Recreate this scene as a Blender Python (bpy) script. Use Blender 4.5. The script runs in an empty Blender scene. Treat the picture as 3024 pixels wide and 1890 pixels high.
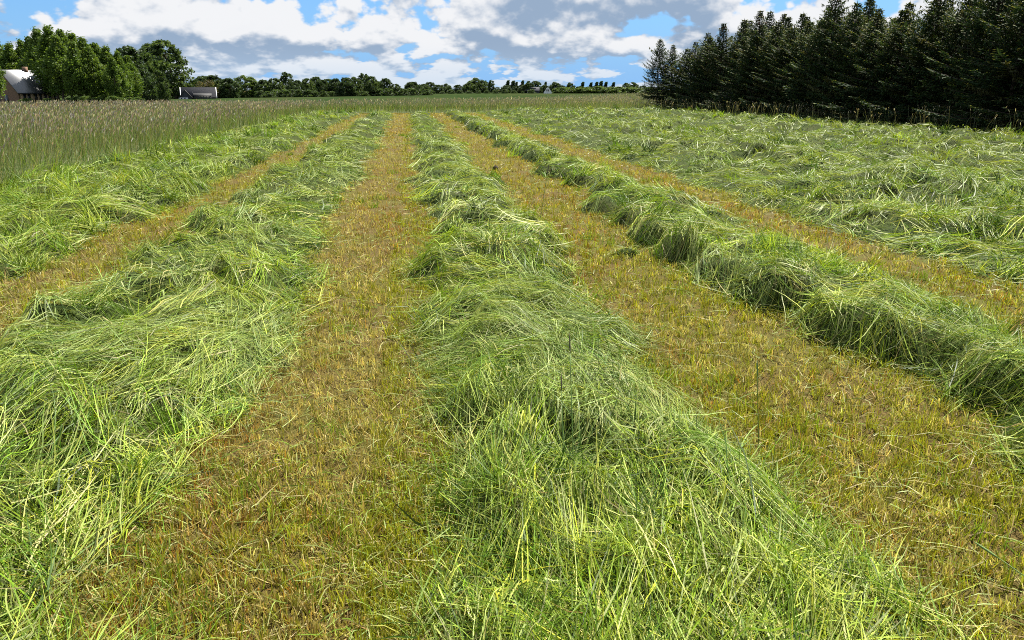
import bpy, math, random
import numpy as np

random.seed(7)
RNG = np.random.default_rng(7)
SC = bpy.context.scene
COL = SC.collection
R = math.radians

# ----------------------------------------------------------------------------
# camera, sky, sun, exposure
# ----------------------------------------------------------------------------
EYE = 1.6
FPX = 745.0                       # focal length in pixels of a 1024 px wide picture
PITCH = math.atan(230 / FPX)
YAW = 0.1326                      # camera turned right of the mowing rows (rows run along +Y)
cam_d = bpy.data.cameras.new('camera')
cam = bpy.data.objects.new('camera', cam_d)
COL.objects.link(cam)
cam_d.sensor_width = 36.0
cam_d.lens = 36.0 * FPX / 1024
cam_d.clip_start = 0.05
cam_d.clip_end = 20000
cam.location = (0, 0, EYE)
cam.rotation_euler = (math.pi / 2 - PITCH, 0, -YAW)
SC.camera = cam

SUN_AZ = R(45)                    # clockwise from +Y
SUN_EL = R(56)
SUN_DIR = np.array([math.sin(SUN_AZ) * math.cos(SUN_EL), math.cos(SUN_AZ) * math.cos(SUN_EL), math.sin(SUN_EL)])
sun_d = bpy.data.lights.new('sun', 'SUN')
sun_d.energy = 5.0
sun_d.angle = R(0.53)
sun_d.color = (1.0, 0.95, 0.86)
sun = bpy.data.objects.new('sun', sun_d)
COL.objects.link(sun)
import mathutils
sun.rotation_euler = mathutils.Vector(SUN_DIR).to_track_quat('Z', 'Y').to_euler()

SC.view_settings.view_transform = 'Standard'
SC.view_settings.look = 'None'
SC.view_settings.exposure = 1.28
SC.view_settings.gamma = 1.0
SC.view_settings.use_curve_mapping = False
SC.cycles.max_bounces = 5
SC.cycles.diffuse_bounces = 2
SC.cycles.filter_width = 1.0
SC.cycles.glossy_bounces = 2
SC.cycles.transmission_bounces = 4
SC.cycles.transparent_max_bounces = 4
SC.cycles.use_denoising = False
SC.cycles.sample_clamp_indirect = 6


class NT:
    """small helper for building node trees"""
    def __init__(self, tree):
        self.t = tree
        self.n = tree.nodes
        self.l = tree.links

    def node(self, kind, **kw):
        nd = self.n.new(kind)
        for k, v in kw.items():
            setattr(nd, k, v)
        return nd

    def put(self, sock, v):
        if hasattr(v, 'is_output'):
            self.l.new(v, sock)
        elif v is not None:
            sock.default_value = v

    def math(self, op, a, b=None, c=None, clamp=False):
        nd = self.node('ShaderNodeMath', operation=op, use_clamp=clamp)
        self.put(nd.inputs[0], a)
        if b is not None:
            self.put(nd.inputs[1], b)
        if c is not None:
            self.put(nd.inputs[2], c)
        return nd.outputs[0]

    def mapr(self, v, a, b, c=0.0, d=1.0, smooth=True):
        nd = self.node('ShaderNodeMapRange', interpolation_type='SMOOTHSTEP' if smooth else 'LINEAR')
        self.put(nd.inputs[0], v)
        for i, x in enumerate((a, b, c, d)):
            self.put(nd.inputs[i + 1], x)
        return nd.outputs[0]

    def mix(self, f, a, b, blend='MIX'):
        nd = self.node('ShaderNodeMix', data_type='RGBA', blend_type=blend)
        self.put(nd.inputs[0], f)
        self.put(nd.inputs[6], a if hasattr(a, 'is_output') else tuple(a) + (1,))
        self.put(nd.inputs[7], b if hasattr(b, 'is_output') else tuple(b) + (1,))
        return nd.outputs[2]

    def xyz(self, x, y, z):
        nd = self.node('ShaderNodeCombineXYZ')
        for i, v in enumerate((x, y, z)):
            self.put(nd.inputs[i], v)
        return nd.outputs[0]

    def noise(self, vec, scale, detail=4, rough=0.5, dist=0.0, out='Fac'):
        nd = self.node('ShaderNodeTexNoise')
        self.put(nd.inputs['Vector'], vec)
        nd.inputs['Scale'].default_value = scale
        nd.inputs['Detail'].default_value = detail
        nd.inputs['Roughness'].default_value = rough
        nd.inputs['Distortion'].default_value = dist
        return nd.outputs[out]


def build_world():
    w = bpy.data.worlds.new('World')
    SC.world = w
    w.use_nodes = True
    T = NT(w.node_tree)
    T.n.clear()
    out = T.node('ShaderNodeOutputWorld')
    bg = T.node('ShaderNodeBackground')
    bg.inputs['Strength'].default_value = 0.06
    T.l.new(bg.outputs[0], out.inputs[0])
    sky = T.node('ShaderNodeTexSky', sky_type='NISHITA')
    sky.sun_disc = False
    sky.sun_elevation = SUN_EL
    sky.sun_rotation = SUN_AZ
    sky.altitude = 10
    sky.air_density = 1.0
    sky.dust_density = 0.6
    sky.ozone_density = 1.6
    tc = T.node('ShaderNodeTexCoord')
    sep = T.node('ShaderNodeSeparateXYZ')
    T.l.new(tc.outputs['Generated'], sep.inputs[0])
    x, y, z = sep.outputs
    el = T.math('ARCSINE', z)
    h = T.math('SQRT', T.math('ADD', T.math('MULTIPLY', x, x), T.math('MULTIPLY', y, y)))
    h = T.math('MAXIMUM', h, 0.001)
    cx = T.math('DIVIDE', x, h)
    cy = T.math('DIVIDE', y, h)
    elp = T.math('MAXIMUM', el, 0.0)
    # cumulus seen from below the tops: features widen with height above the horizon
    lo = T.math('LOGARITHM', T.math('ADD', elp, 0.045), math.e)

    def cloud(dv, seed, S, V, detail, rough, dist, puff):
        e = T.math('LOGARITHM', T.math('ADD', T.math('ADD', elp, dv), 0.045), math.e)
        v = T.xyz(T.math('MULTIPLY', cx, S), T.math('MULTIPLY', cy, S), T.math('MULTIPLY_ADD', e, V, seed))
        n = T.noise(v, 1.0, detail, rough, dist)
        vo = T.node('ShaderNodeTexVoronoi', feature='F1', normalize=True)
        T.put(vo.inputs['Vector'], v)
        vo.inputs['Scale'].default_value = 2.6
        vo.inputs['Detail'].default_value = 2.0
        vo.inputs['Roughness'].default_value = 0.55
        vo.inputs['Lacunarity'].default_value = 2.3
        return T.math('SUBTRACT', n, T.math('MULTIPLY', T.math('SUBTRACT', vo.outputs['Distance'], 0.33), puff))

    def field(dv):
        a = cloud(dv, 3.7, 6.2, 1.15, 6, 0.48, 0.15, 0.62)
        b = cloud(dv, 11.2, 17.0, 3.6, 5, 0.50, 0.10, 0.45)
        wlow = T.mapr(el, 0.012, 0.07, 0.66, 0.34)
        return T.math('ADD', T.math('MULTIPLY', a, T.math('SUBTRACT', 1.0, wlow)), T.math('MULTIPLY', b, wlow))

    def broad(dv):
        e = T.math('LOGARITHM', T.math('ADD', T.math('ADD', elp, dv), 0.045), math.e)
        v = T.xyz(T.math('MULTIPLY', cx, 6.2), T.math('MULTIPLY', cy, 6.2), T.math('MULTIPLY_ADD', e, 1.15, 3.7))
        return T.noise(v, 1.0, 1.5, 0.5, 0.15)

    big = T.noise(T.xyz(T.math('MULTIPLY', cx, 3.1), T.math('MULTIPLY', cy, 3.1), T.math('MULTIPLY_ADD', lo, 1.1, 21.3)), 1.0, 1.0, 0.5)
    shift = T.math('MULTIPLY', T.math('SUBTRACT', big, 0.47), 0.38)
    d0 = field(0.0)
    d1 = field(0.011)
    dens = T.math('ADD', d0, shift)
    cover = T.mapr(dens, 0.435, 0.485)
    lit = T.math('MULTIPLY_ADD', T.math('SUBTRACT', d0, d1), 5.2, 0.44)
    lit = T.math('MULTIPLY_ADD', T.math('SUBTRACT', broad(0.0), broad(0.016)), 4.2, lit, clamp=True)
    thick = T.mapr(dens, 0.50, 0.72)
    lit = T.math('MULTIPLY_ADD', lit, 0.9, T.math('MULTIPLY_ADD', thick, -0.25, 0.15), clamp=True)
    lit = T.mapr(lit, 0.14, 0.86)
    K = 1 / 0.06
    grey = (0.130 * K, 0.175 * K, 0.240 * K)
    white = (0.37 * K, 0.375 * K, 0.385 * K)
    ccol = T.mix(lit, grey, white)
    hz = T.mapr(el, 0.0, 0.06, 0.55, 0.0)
    ccol = T.mix(hz, ccol, (0.20 * K, 0.27 * K, 0.355 * K))
    skyc = T.mix(1.0, sky.outputs[0], (0.50, 0.80, 1.15), 'MULTIPLY')
    skyc = T.mix(0.35, skyc, (0.055 * K, 0.155 * K, 0.33 * K))
    skyc = T.mix(T.mapr(el, 0.0, 0.10, 0.95, 0.30), skyc, (0.115 * K, 0.225 * K, 0.385 * K))
    both = T.mix(cover, skyc, ccol)
    T.l.new(both, bg.inputs['Color'])


build_world()

# ----------------------------------------------------------------------------
# numpy helpers
# ----------------------------------------------------------------------------
_TAB = np.random.default_rng(11).random((256, 256))


def vnoise(x, y):
    x = np.asarray(x, float)
    y = np.asarray(y, float)
    xi = np.floor(x).astype(int)
    yi = np.floor(y).astype(int)
    fx = x - xi
    fy = y - yi
    fx = fx * fx * (3 - 2 * fx)
    fy = fy * fy * (3 - 2 * fy)
    a = _TAB[xi & 255, yi & 255]
    b = _TAB[(xi + 1) & 255, yi & 255]
    c = _TAB[xi & 255, (yi + 1) & 255]
    d = _TAB[(xi + 1) & 255, (yi + 1) & 255]
    return (a * (1 - fx) + b * fx) * (1 - fy) + (c * (1 - fx) + d * fx) * fy


def fbm(x, y, o=3):
    s = 0
    a = 0.5
    t = 0
    for k in range(o):
        s = s + a * vnoise(x + 17.3 * k, y - 9.1 * k)
        t += a
        a *= 0.5
        x = x * 2.03
        y = y * 2.03
    return s / t


def sm(a, b, x):
    t = np.clip((x - a) / (b - a), 0, 1)
    return t * t * (3 - 2 * t)


def terrain(u, v):
    """the land falls away gently towards the left beyond the hay field"""
    u = np.asarray(u, float)
    v = np.asarray(v, float)
    f = np.clip((40 - u) / 110, 0, 1.15)
    return -1.5 * f * sm(35, 140, v) - 1.0 * sm(260, 480, v)


def mesh_obj(name, verts, quads, mat, parent=None, cols=None, smooth=False, tris=None):
    """one mesh object from numpy arrays"""
    me = bpy.data.meshes.new(name)
    verts = np.asarray(verts, np.float32)
    quads = np.asarray(quads, np.int32) if quads is not None and len(quads) else np.zeros((0, 4), np.int32)
    tris = np.asarray(tris, np.int32) if tris is not None and len(tris) else np.zeros((0, 3), np.int32)
    nq, nt = len(quads), len(tris)
    me.vertices.add(len(verts))
    me.vertices.foreach_set('co', verts.ravel())
    me.loops.add(nq * 4 + nt * 3)
    me.loops.foreach_set('vertex_index', np.concatenate([quads.ravel(), tris.ravel()]).astype(np.int32))
    me.polygons.add(nq + nt)
    st = np.concatenate([np.arange(nq) * 4, nq * 4 + np.arange(nt) * 3]).astype(np.int32)
    me.polygons.foreach_set('loop_start', st)
    if smooth:
        me.polygons.foreach_set('use_smooth', np.ones(nq + nt, bool))
    if cols is not None:
        at = me.color_attributes.new('tint', 'FLOAT_COLOR', 'POINT')
        c4 = np.ones((len(verts), 4), np.float32)
        c4[:, :3] = cols
        at.data.foreach_set('color', c4.ravel())
    me.update(calc_edges=True)
    if mat is not None:
        me.materials.append(mat)
    ob = bpy.data.objects.new(name, me)
    COL.objects.link(ob)
    if parent is not None:
        ob.parent = parent
    return ob


def tag(o, label=None, cat=None, group=None, kind=None):
    if label:
        o['label'] = label
    if cat:
        o['category'] = cat
    if group:
        o['group'] = group
    if kind:
        o['kind'] = kind
    return o


def empty(name, loc=(0, 0, 0), rz=0.0):
    o = bpy.data.objects.new(name, None)
    o.empty_display_size = 0.2
    COL.objects.link(o)
    o.location = loc
    o.rotation_euler = (0, 0, rz)
    return o


def box_arr(x0, x1, y0, y1, z0, z1):
    v = [(x0, y0, z0), (x1, y0, z0), (x1, y1, z0), (x0, y1, z0), (x0, y0, z1), (x1, y0, z1), (x1, y1, z1), (x0, y1, z1)]
    q = [(0, 3, 2, 1), (4, 5, 6, 7), (0, 1, 5, 4), (1, 2, 6, 5), (2, 3, 7, 6), (3, 0, 4, 7)]
    return np.array(v, float), np.array(q)


class MB:
    """collects shapes into one mesh"""
    def __init__(self):
        self.v = []
        self.q = []
        self.t = []
        self.n = 0

    def add(self, v, q=None, t=None):
        v = np.asarray(v, float)
        self.v.append(v)
        if q is not None and len(q):
            self.q.append(np.asarray(q) + self.n)
        if t is not None and len(t):
            self.t.append(np.asarray(t) + self.n)
        self.n += len(v)
        return self

    def box(self, *a):
        return self.add(*box_arr(*a))

    def tube(self, pts, rad, sides=6):
        pts = np.asarray(pts, float)
        n = len(pts)
        rad = np.broadcast_to(np.asarray(rad, float), (n,))
        d = np.gradient(pts, axis=0)
        d /= np.linalg.norm(d, axis=1)[:, None] + 1e-9
        ref = np.array([1.0, 0.1, 0.0])
        a = np.cross(d, ref)
        bad = np.linalg.norm(a, axis=1) < 0.2
        a[bad] = np.cross(d[bad], np.array([0, 1.0, 0]))
        a /= np.linalg.norm(a, axis=1)[:, None]
        b = np.cross(d, a)
        th = np.arange(sides) * 2 * math.pi / sides
        v = (pts[:, None, :] + rad[:, None, None] * (np.cos(th)[None, :, None] * a[:, None, :] + np.sin(th)[None, :, None] * b[:, None, :])).reshape(-1, 3)
        q = []
        for i in range(n - 1):
            for k in range(sides):
                k2 = (k + 1) % sides
                q.append((i * sides + k, i * sides + k2, (i + 1) * sides + k2, (i + 1) * sides + k))
        t = [(0, k + 1, k) for k in range(1, sides - 1)]
        o = (n - 1) * sides
        t += [(o, o + k, o + k + 1) for k in range(1, sides - 1)]
        return self.add(v, q, t)

    def build(self, name, mat, parent=None, smooth=False):
        return mesh_obj(name, np.concatenate(self.v), np.concatenate(self.q) if self.q else None, mat, parent,
                        None, smooth, np.concatenate(self.t) if self.t else None)


def copy_thing(o, loc, rz, sc, label=None, group=None):
    c = o.copy()
    COL.objects.link(c)
    c.location = loc
    c.rotation_euler = (0, 0, rz)
    c.scale = sc
    if label:
        c['label'] = label
    if group:
        c['group'] = group
    for ch in o.children:
        d = ch.copy()
        COL.objects.link(d)
        d.parent = c
    return c


def at(px, depth):
    """ground point in the direction of picture column px, at this distance along the view axis"""
    X = (px - 512) / FPX / (math.cos(PITCH) + 230 / FPX * math.sin(PITCH))
    xc, yc = X * depth, depth
    c, s = math.cos(YAW), math.sin(YAW)
    u = xc * c + yc * s
    v = -xc * s + yc * c
    return u, v


def top_z(py, depth):
    return EYE + (90 - py) * depth * math.cos(PITCH) ** 2 / FPX


# ----------------------------------------------------------------------------
# materials
# ----------------------------------------------------------------------------
def principled(name):
    m = bpy.data.materials.new(name)
    m.use_nodes = True
    T = NT(m.node_tree)
    b = T.n['Principled BSDF']
    return m, T, b


def grass_mat(name, transl=0.4, rough=0.42, spec=0.45, tr_gain=(1.25, 1.2, 0.6)):
    m, T, b = principled(name)
    at_ = T.node('ShaderNodeAttribute', attribute_name='tint')
    T.l.new(at_.outputs['Color'], b.inputs['Base Color'])
    b.inputs['Roughness'].default_value = rough
    b.inputs['Specular IOR Level'].default_value = spec
    tr = T.node('ShaderNodeBsdfTranslucent')
    c = T.mix(1.0, at_.outputs['Color'], tr_gain, 'MULTIPLY')
    T.l.new(c, tr.inputs['Color'])
    mx = T.node('ShaderNodeMixShader')
    mx.inputs[0].default_value = transl
    T.l.new(b.outputs[0], mx.inputs[1])
    T.l.new(tr.outputs[0], mx.inputs[2])
    T.l.new(mx.outputs[0], T.n['Material Output'].inputs['Surface'])
    return m


def noise_mat(name, c1, c2, scale, rough=0.85, detail=6, c3=None, s3=0.3, bump=0.0, stretch=(1, 1, 1), spec=0.3):
    m, T, b = principled(name)
    tc = T.node('ShaderNodeTexCoord')
    mp = T.node('ShaderNodeMapping')
    mp.inputs['Scale'].default_value = stretch
    T.l.new(tc.outputs['Object'], mp.inputs['Vector'])
    f = T.noise(mp.outputs[0], scale, detail, 0.6)
    f2 = T.mapr(f, 0.3, 0.7)
    c = T.mix(f2, c1, c2)
    if c3:
        g = T.mapr(T.noise(mp.outputs[0], s3, 4, 0.55), 0.42, 0.62)
        c = T.mix(g, c, c3)
    T.l.new(c, b.inputs['Base Color'])
    b.inputs['Roughness'].default_value = rough
    b.inputs['Specular IOR Level'].default_value = spec
    if bump:
        bp = T.node('ShaderNodeBump')
        bp.inputs['Strength'].default_value = 1.0
        bp.inputs['Distance'].default_value = bump
        T.l.new(f, bp.inputs['Height'])
        T.l.new(bp.outputs[0], b.inputs['Normal'])
    return m


def flat_mat(name, col, rough=0.6, spec=0.4, var=0.15, scale=3.0):
    c2 = tuple(min(1, x * (1 + var)) for x in col)
    c1 = tuple(x * (1 - var) for x in col)
    return noise_mat(name, c1, c2, scale, rough, spec=spec)


M_CUT = grass_mat('cut_grass_blade', 0.27, 0.48, 0.18, (1.2, 1.2, 0.45))
M_STUB = grass_mat('stubble_blade', 0.38, 0.55, 0.3, (1.1, 1.12, 0.6))
M_TALL = grass_mat('standing_grass_blade', 0.36, 0.50, 0.35)
M_LEAF = grass_mat('tree_leaf', 0.45, 0.55, 0.25)
M_NEEDLE = grass_mat('spruce_needle', 0.22, 0.7, 0.12, (1.2, 1.1, 0.5))
M_GROUND = noise_mat('thatch_ground', (0.044, 0.030, 0.009), (0.155, 0.112, 0.034), 60, 0.95, 8, (0.095, 0.085, 0.018), 1.1, 0.02, spec=0.1)
M_MOUND = noise_mat('shaded_matted_grass', (0.014, 0.024, 0.004), (0.055, 0.078, 0.014), 45, 0.9, 8, (0.045, 0.055, 0.012), 2.0, 0.03, (1, 0.5, 1), spec=0.1)  # darker than the real grass: shade between the strands is put into the colour
M_MEADOW = noise_mat('meadow_floor', (0.035, 0.055, 0.014), (0.085, 0.09, 0.035), 2.0, 0.95, 8, spec=0.1)
M_CROP = noise_mat('crop_leaves', (0.018, 0.034, 0.010), (0.034, 0.052, 0.018), 0.4, 1.0, 8, (0.038, 0.050, 0.018), 0.03, 0.0, (1, 0.3, 1), spec=0.0)
M_BARK = noise_mat('bark', (0.06, 0.045, 0.032), (0.14, 0.11, 0.08), 6, 0.95, 6, stretch=(4, 4, 0.6))
M_DBARK = noise_mat('spruce_bark', (0.035, 0.026, 0.020), (0.075, 0.058, 0.045), 8, 0.95, 6, stretch=(4, 4, 0.8))

# ----------------------------------------------------------------------------
# ground, meadow, crop field
# ----------------------------------------------------------------------------
def geo_lines(lo, hi, step, grow):
    """line positions around zero, fine near the camera and growing outwards"""
    out = [0.0]
    s = step
    while out[-1] < hi:
        out.append(out[-1] + s)
        s *= grow
    neg = [0.0]
    s = step
    while neg[-1] > lo:
        neg.append(neg[-1] - s)
        s *= grow
    return np.array(sorted(set(neg + out)))


def sheet(name, us, vs, zoff, mat, mask=None, rough=0.0, rs=1.0):
    U, V = np.meshgrid(us, vs)
    Z = terrain(U, V) + zoff
    if rough:
        Z = Z + rough * (fbm(U * rs, V * rs, 4) - 0.5)
    n = len(us)
    vv = np.stack([U.ravel(), V.ravel(), Z.ravel()], 1)
    I, J = np.meshgrid(np.arange(n - 1), np.arange(len(vs) - 1))
    a = (J * n + I).ravel()
    q = np.stack([a, a + 1, a + n + 1, a + n], 1)
    if mask is not None:
        cu = vv[q].mean(1)
        q = q[mask(cu[:, 0], cu[:, 1])]
    return mesh_obj(name, vv, q, mat, None, None, True)


us = geo_lines(-5000, 5000, 0.6, 1.08)
vs = geo_lines(-60, 9000, 0.6, 1.07)
tag(sheet('ground', us, vs, 0.0, M_GROUND, None, 0.02, 1.5), kind='structure')


def meadow_end(u):
    """far edge of the uncut hay meadow"""
    return np.clip(80 + 2.2 * (np.asarray(u, float) - 5), 80, 330)


def is_meadow(u, v):
    le = -5.8 + 1.2 * (fbm(v * 0.30, v * 0 + 3.3) - 0.5) * 2 + 0.5 * (vnoise(v * 1.7, u * 1.3) - 0.5)
    a = (u < le) & (v < meadow_end(u))
    b = (v > 58.5 + 1.5 * (fbm(u * 0.3, u * 0) - 0.5)) & (v < meadow_end(u))
    return a | b


mu = np.concatenate([np.arange(-140, -20, 3.0), np.arange(-20, 40, 0.8), np.arange(40, 320, 5.0)])
mv = np.concatenate([np.arange(-4, 70, 0.8), np.arange(70, 340, 4.0)])
tag(sheet('meadow', mu, mv, 0.03, M_MEADOW, is_meadow, 0.02, 0.8), kind='structure')
cu = np.arange(-700, 760, 10.0)
cv = np.concatenate([np.arange(60, 340, 5.0), np.arange(340, 1400, 20.0)])
tag(sheet('crop_field', cu, cv, 0.22, M_CROP, lambda u, v: (v > meadow_end(u) - 2), 0.10, 0.2), kind='structure')

# ----------------------------------------------------------------------------
# hay: cut swaths between the stubble strips
# ----------------------------------------------------------------------------
SW = [  # inner edges across the rows, height of the heap
    dict(u0=-7.0, u1=-3.45, H=0.18, ea=0.6, eb=0.30, tus=0.42, tall=1.6, key=1.3, label='wide row of cut grass fallen against the uncut meadow'),
    dict(u0=-2.60, u1=-0.98, H=0.19, ea=0.22, eb=0.9, key=4.1, label='thick row of cut grass between the orange stubble and the broad tan stubble strip'),
    dict(u0=0.10, u1=1.45, H=0.16, ea=0.30, eb=0.30, key=7.7, label='row of tangled cut grass along the right side of the broad tan stubble strip'),
    dict(u0=2.60, u1=3.85, H=0.27, ea=0.20, eb=0.6, even=0.75, tus=0.26, tall=1.1, key=12.9, label='high narrow row of cut grass with a dark shaded edge'),
    dict(u0=4.90, u1=19.4, H=0.33, ea=0.6, eb=0.4, tus=0.26, tall=1.15, key=17.7, label='broad spread of flattened cut grass reaching to the spruces'),
]


def swath_prof(s, u, v):
    """0..1 across the row, with a ragged edge"""
    e0 = s['u0'] + 0.85 * (fbm(v * 0.9 + s['key'], v * 0 + s['key']) - 0.5) + 0.24 * (vnoise(v * 4.1, v * 0 + s['key'] * 2) - 0.5)
    e1 = s['u1'] + 0.85 * (fbm(v * 0.9 - s['key'], v * 0 + 2 * s['key']) - 0.5) + 0.24 * (vnoise(v * 4.3, v * 0 + s['key'] * 3) - 0.5)
    return e0, e1


def pits(u, v, key):
    """hollows where the heap has opened"""
    f = 0.62 if key > 17 else 1.0
    n = vnoise(f * u * 3.1 + 5.7 * key, f * v * 2.3 - key) * 0.7 + vnoise(f * u * 7.3 - key, f * v * 5.1 + key) * 0.3
    return sm(0.63, 0.72, n)


def swath_h(s, u, v):
    e0, e1 = swath_prof(s, u, v)
    a = sm(0, s['ea'], u - e0)
    b = sm(0, s['eb'], e1 - u)
    n1 = fbm(u * 1.1 + s['key'], v * 0.8 - s['key'], 2)
    n2 = fbm(u * 3.4 - s['key'], v * 2.6 + s['key'], 3)
    n3 = fbm(u * 2.2 + 3 * s['key'], v * 1.6 + s['key'], 2)
    lump = np.clip((n2 - 0.45) * 2.8, -0.7, 1.1)
    heap = sm(0.53, 0.60, n3)
    c = s.get('even', 0.0)
    h = s['H'] * a * b * ((0.28 + 0.55 * n1 + 0.42 * lump + 0.40 * heap) * (1 - c) + c * (0.62 + 0.35 * n1 + 0.22 * lump))
    h = h * (1 - 0.85 * (1 - c) * pits(u, v, s['key']))
    if s['u1'] > 10:
        h = h * (0.35 + 0.65 * sm(4.6, 8, u))
    return np.where((u > e0) & (u < e1), np.maximum(h, 0.004), -0.05)


def hay_surface(u, v):
    z = np.zeros_like(u)
    for s in SW:
        z = np.maximum(z, swath_h(s, u, v))
    return z + terrain(u, v)


FAR_EDGE = 58.0


def in_view(u, v, margin=1.3, near=0.45):
    c, s_ = math.cos(YAW), math.sin(YAW)
    xc = u * c - v * s_
    yc = u * s_ + v * c
    return (np.abs(xc) < yc * math.tan(R(35.5)) + margin) & (yc > near)


def polar(n, r0, r1, q=2.0):
    """points over the visible wedge; density falls off as r**-q"""
    t = RNG.random(n)
    if abs(q - 2) < 1e-6:
        r = r0 * (r1 / r0) ** t
    else:
        e = 2 - q
        r = (r0 ** e + t * (r1 ** e - r0 ** e)) ** (1 / e)
    b = R(-38) + t * 0 + RNG.random(n) * R(76) + YAW
    u = r * np.sin(b)
    v = r * np.cos(b)
    # a side margin near the camera
    u = u + RNG.uniform(-1, 1, n) * 1.3 * np.clip(2.5 / r, 0, 1)
    return u, v, np.hypot(u, v)


def ribbons(pts, width, wdir, prof):
    """pts (N,K,3), width (N), wdir (N,K,3), prof (K) -> verts, quads"""
    N, K, _ = pts.shape
    off = wdir * (width[:, None] * prof[None, :] * 0.5)[:, :, None]
    v = np.stack([pts - off, pts + off], 2).reshape(N * K * 2, 3)
    base = (np.arange(N) * K * 2)[:, None] + (np.arange(K - 1) * 2)[None, :]
    base = base.ravel()
    q = np.stack([base, base + 1, base + 3, base + 2], 1)
    return v, q


class Batch:
    def __init__(self):
        self.v, self.q, self.c, self.n = [], [], [], 0

    def add(self, v, q, c):
        self.v.append(v.astype(np.float32))
        self.q.append((q + self.n).astype(np.int32))
        self.c.append(c.astype(np.float32))
        self.n += len(v)

    def build(self, name, mat, parent=None):
        return mesh_obj(name, np.concatenate(self.v), np.concatenate(self.q), mat, parent, np.concatenate(self.c))


def lying(batch, u, v, head, length, width, col, K, rise, tip, off, curl, surf, roll=None):
    """strands lying over a surface"""
    N = len(u)
    if N == 0:
        return
    t = np.linspace(0, 1, K)
    th = head[:, None] + curl[:, None] * t[None, :]
    seg = length[:, None] / (K - 1)
    dx = np.cos(th) * seg
    dy = np.sin(th) * seg
    x = u[:, None] + np.concatenate([np.zeros((N, 1)), np.cumsum(dx[:, :-1], 1)], 1)
    y = v[:, None] + np.concatenate([np.zeros((N, 1)), np.cumsum(dy[:, :-1], 1)], 1)
    S = surf(x, y)
    # a stiff strand bridges hollows: blend the surface with the chord
    chord = S[:, :1] + (S[:, -1:] - S[:, :1]) * t[None, :]
    S = np.maximum(S, 0.6 * chord + 0.4 * S)
    z = S + off[:, None] + rise[:, None] * 4 * (t * (1 - t))[None, :] + tip[:, None] * (t ** 2)[None, :]
    pts = np.stack([x, y, z], 2)
    if roll is None:
        roll = RNG.uniform(-1.0, 1.0, N)
    px = -np.sin(th)
    py = np.cos(th)
    cr, sr = np.cos(roll)[:, None], np.sin(roll)[:, None]
    wd = np.stack([px * cr, py * cr, np.broadcast_to(sr, px.shape)], 2)
    prof = np.clip(1.15 - t ** 2, 0.12, 1.0)
    vv, q = ribbons(pts, width, wd, prof)
    cc = np.repeat(col, K * 2, 0)
    batch.add(vv, q, cc)


def upright(batch, base, head, pitch, bend, length, width, col, K, tipcol=None, prof=None):
    """strands growing up from base and bending over; returns tips and end directions"""
    N = len(base)
    t = np.linspace(0, 1, K)
    ph = pitch[:, None] - bend[:, None] * (t ** 1.3)[None, :]
    seg = length[:, None] / (K - 1)
    dx = np.cos(ph) * np.cos(head)[:, None] * seg
    dy = np.cos(ph) * np.sin(head)[:, None] * seg
    dz = np.sin(ph) * seg
    acc = lambda d: np.concatenate([np.zeros((N, 1)), np.cumsum(d[:, :-1], 1)], 1)
    pts = np.stack([base[:, 0:1] + acc(dx), base[:, 1:2] + acc(dy), base[:, 2:3] + acc(dz)], 2)
    a = RNG.uniform(0, 2 * math.pi, N)
    wd = np.stack([np.cos(a), np.sin(a), 0 * a], 1)[:, None, :].repeat(K, 1)
    if prof is None:
        prof = np.clip(1.1 - t ** 1.6, 0.12, 1.0)
    vv, q = ribbons(pts, width, wd, prof)
    cc = np.repeat(col[:, None, :], K, 1)
    if tipcol is not None:
        cc = cc * (1 - t[None, :, None]) + tipcol[:, None, :] * t[None, :, None]
    batch.add(vv, q, np.repeat(cc, 2, 1).reshape(-1, 3))
    d = np.stack([np.cos(ph[:, -1]) * np.cos(head), np.cos(ph[:, -1]) * np.sin(head), np.sin(ph[:, -1])], 1)
    return pts[:, -1], d


def pick(cols, wts, n, rng=RNG):
    cols = np.array(cols, float)
    w = np.array(wts, float)
    return cols[rng.choice(len(cols), n, p=w / w.sum())]


def vary(c, amt=0.18):
    n = len(c)
    return np.clip(c * (1 + RNG.normal(0, amt, (n, 1))) * (1 + RNG.normal(0, 0.06, (n, 3))), 0.004, 0.9)


GREENS = [(0.090, 0.168, 0.009), (0.185, 0.272, 0.016), (0.310, 0.370, 0.065), (0.405, 0.435, 0.155), (0.345, 0.370, 0.024), (0.44, 0.41, 0.150), (0.033, 0.075, 0.006)]
GW = [2.0, 2.3, 2.0, 1.3, 1.1, 0.45, 1.5]
BITS = [(0.125, 0.155, 0.075), (0.33, 0.30, 0.14), (0.21, 0.15, 0.055)]


def flow(u, v):
    """which way the mower combed the hay"""
    return 6.5 * (fbm(u * 0.55 + 40, v * 0.4 + 9, 2) - 0.5) * 2


def lod_w(r):
    return np.maximum(1.0, (r / 4.2)) ** 0.80


R2 = lambda a, k: np.repeat(a, k, 0)


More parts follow.
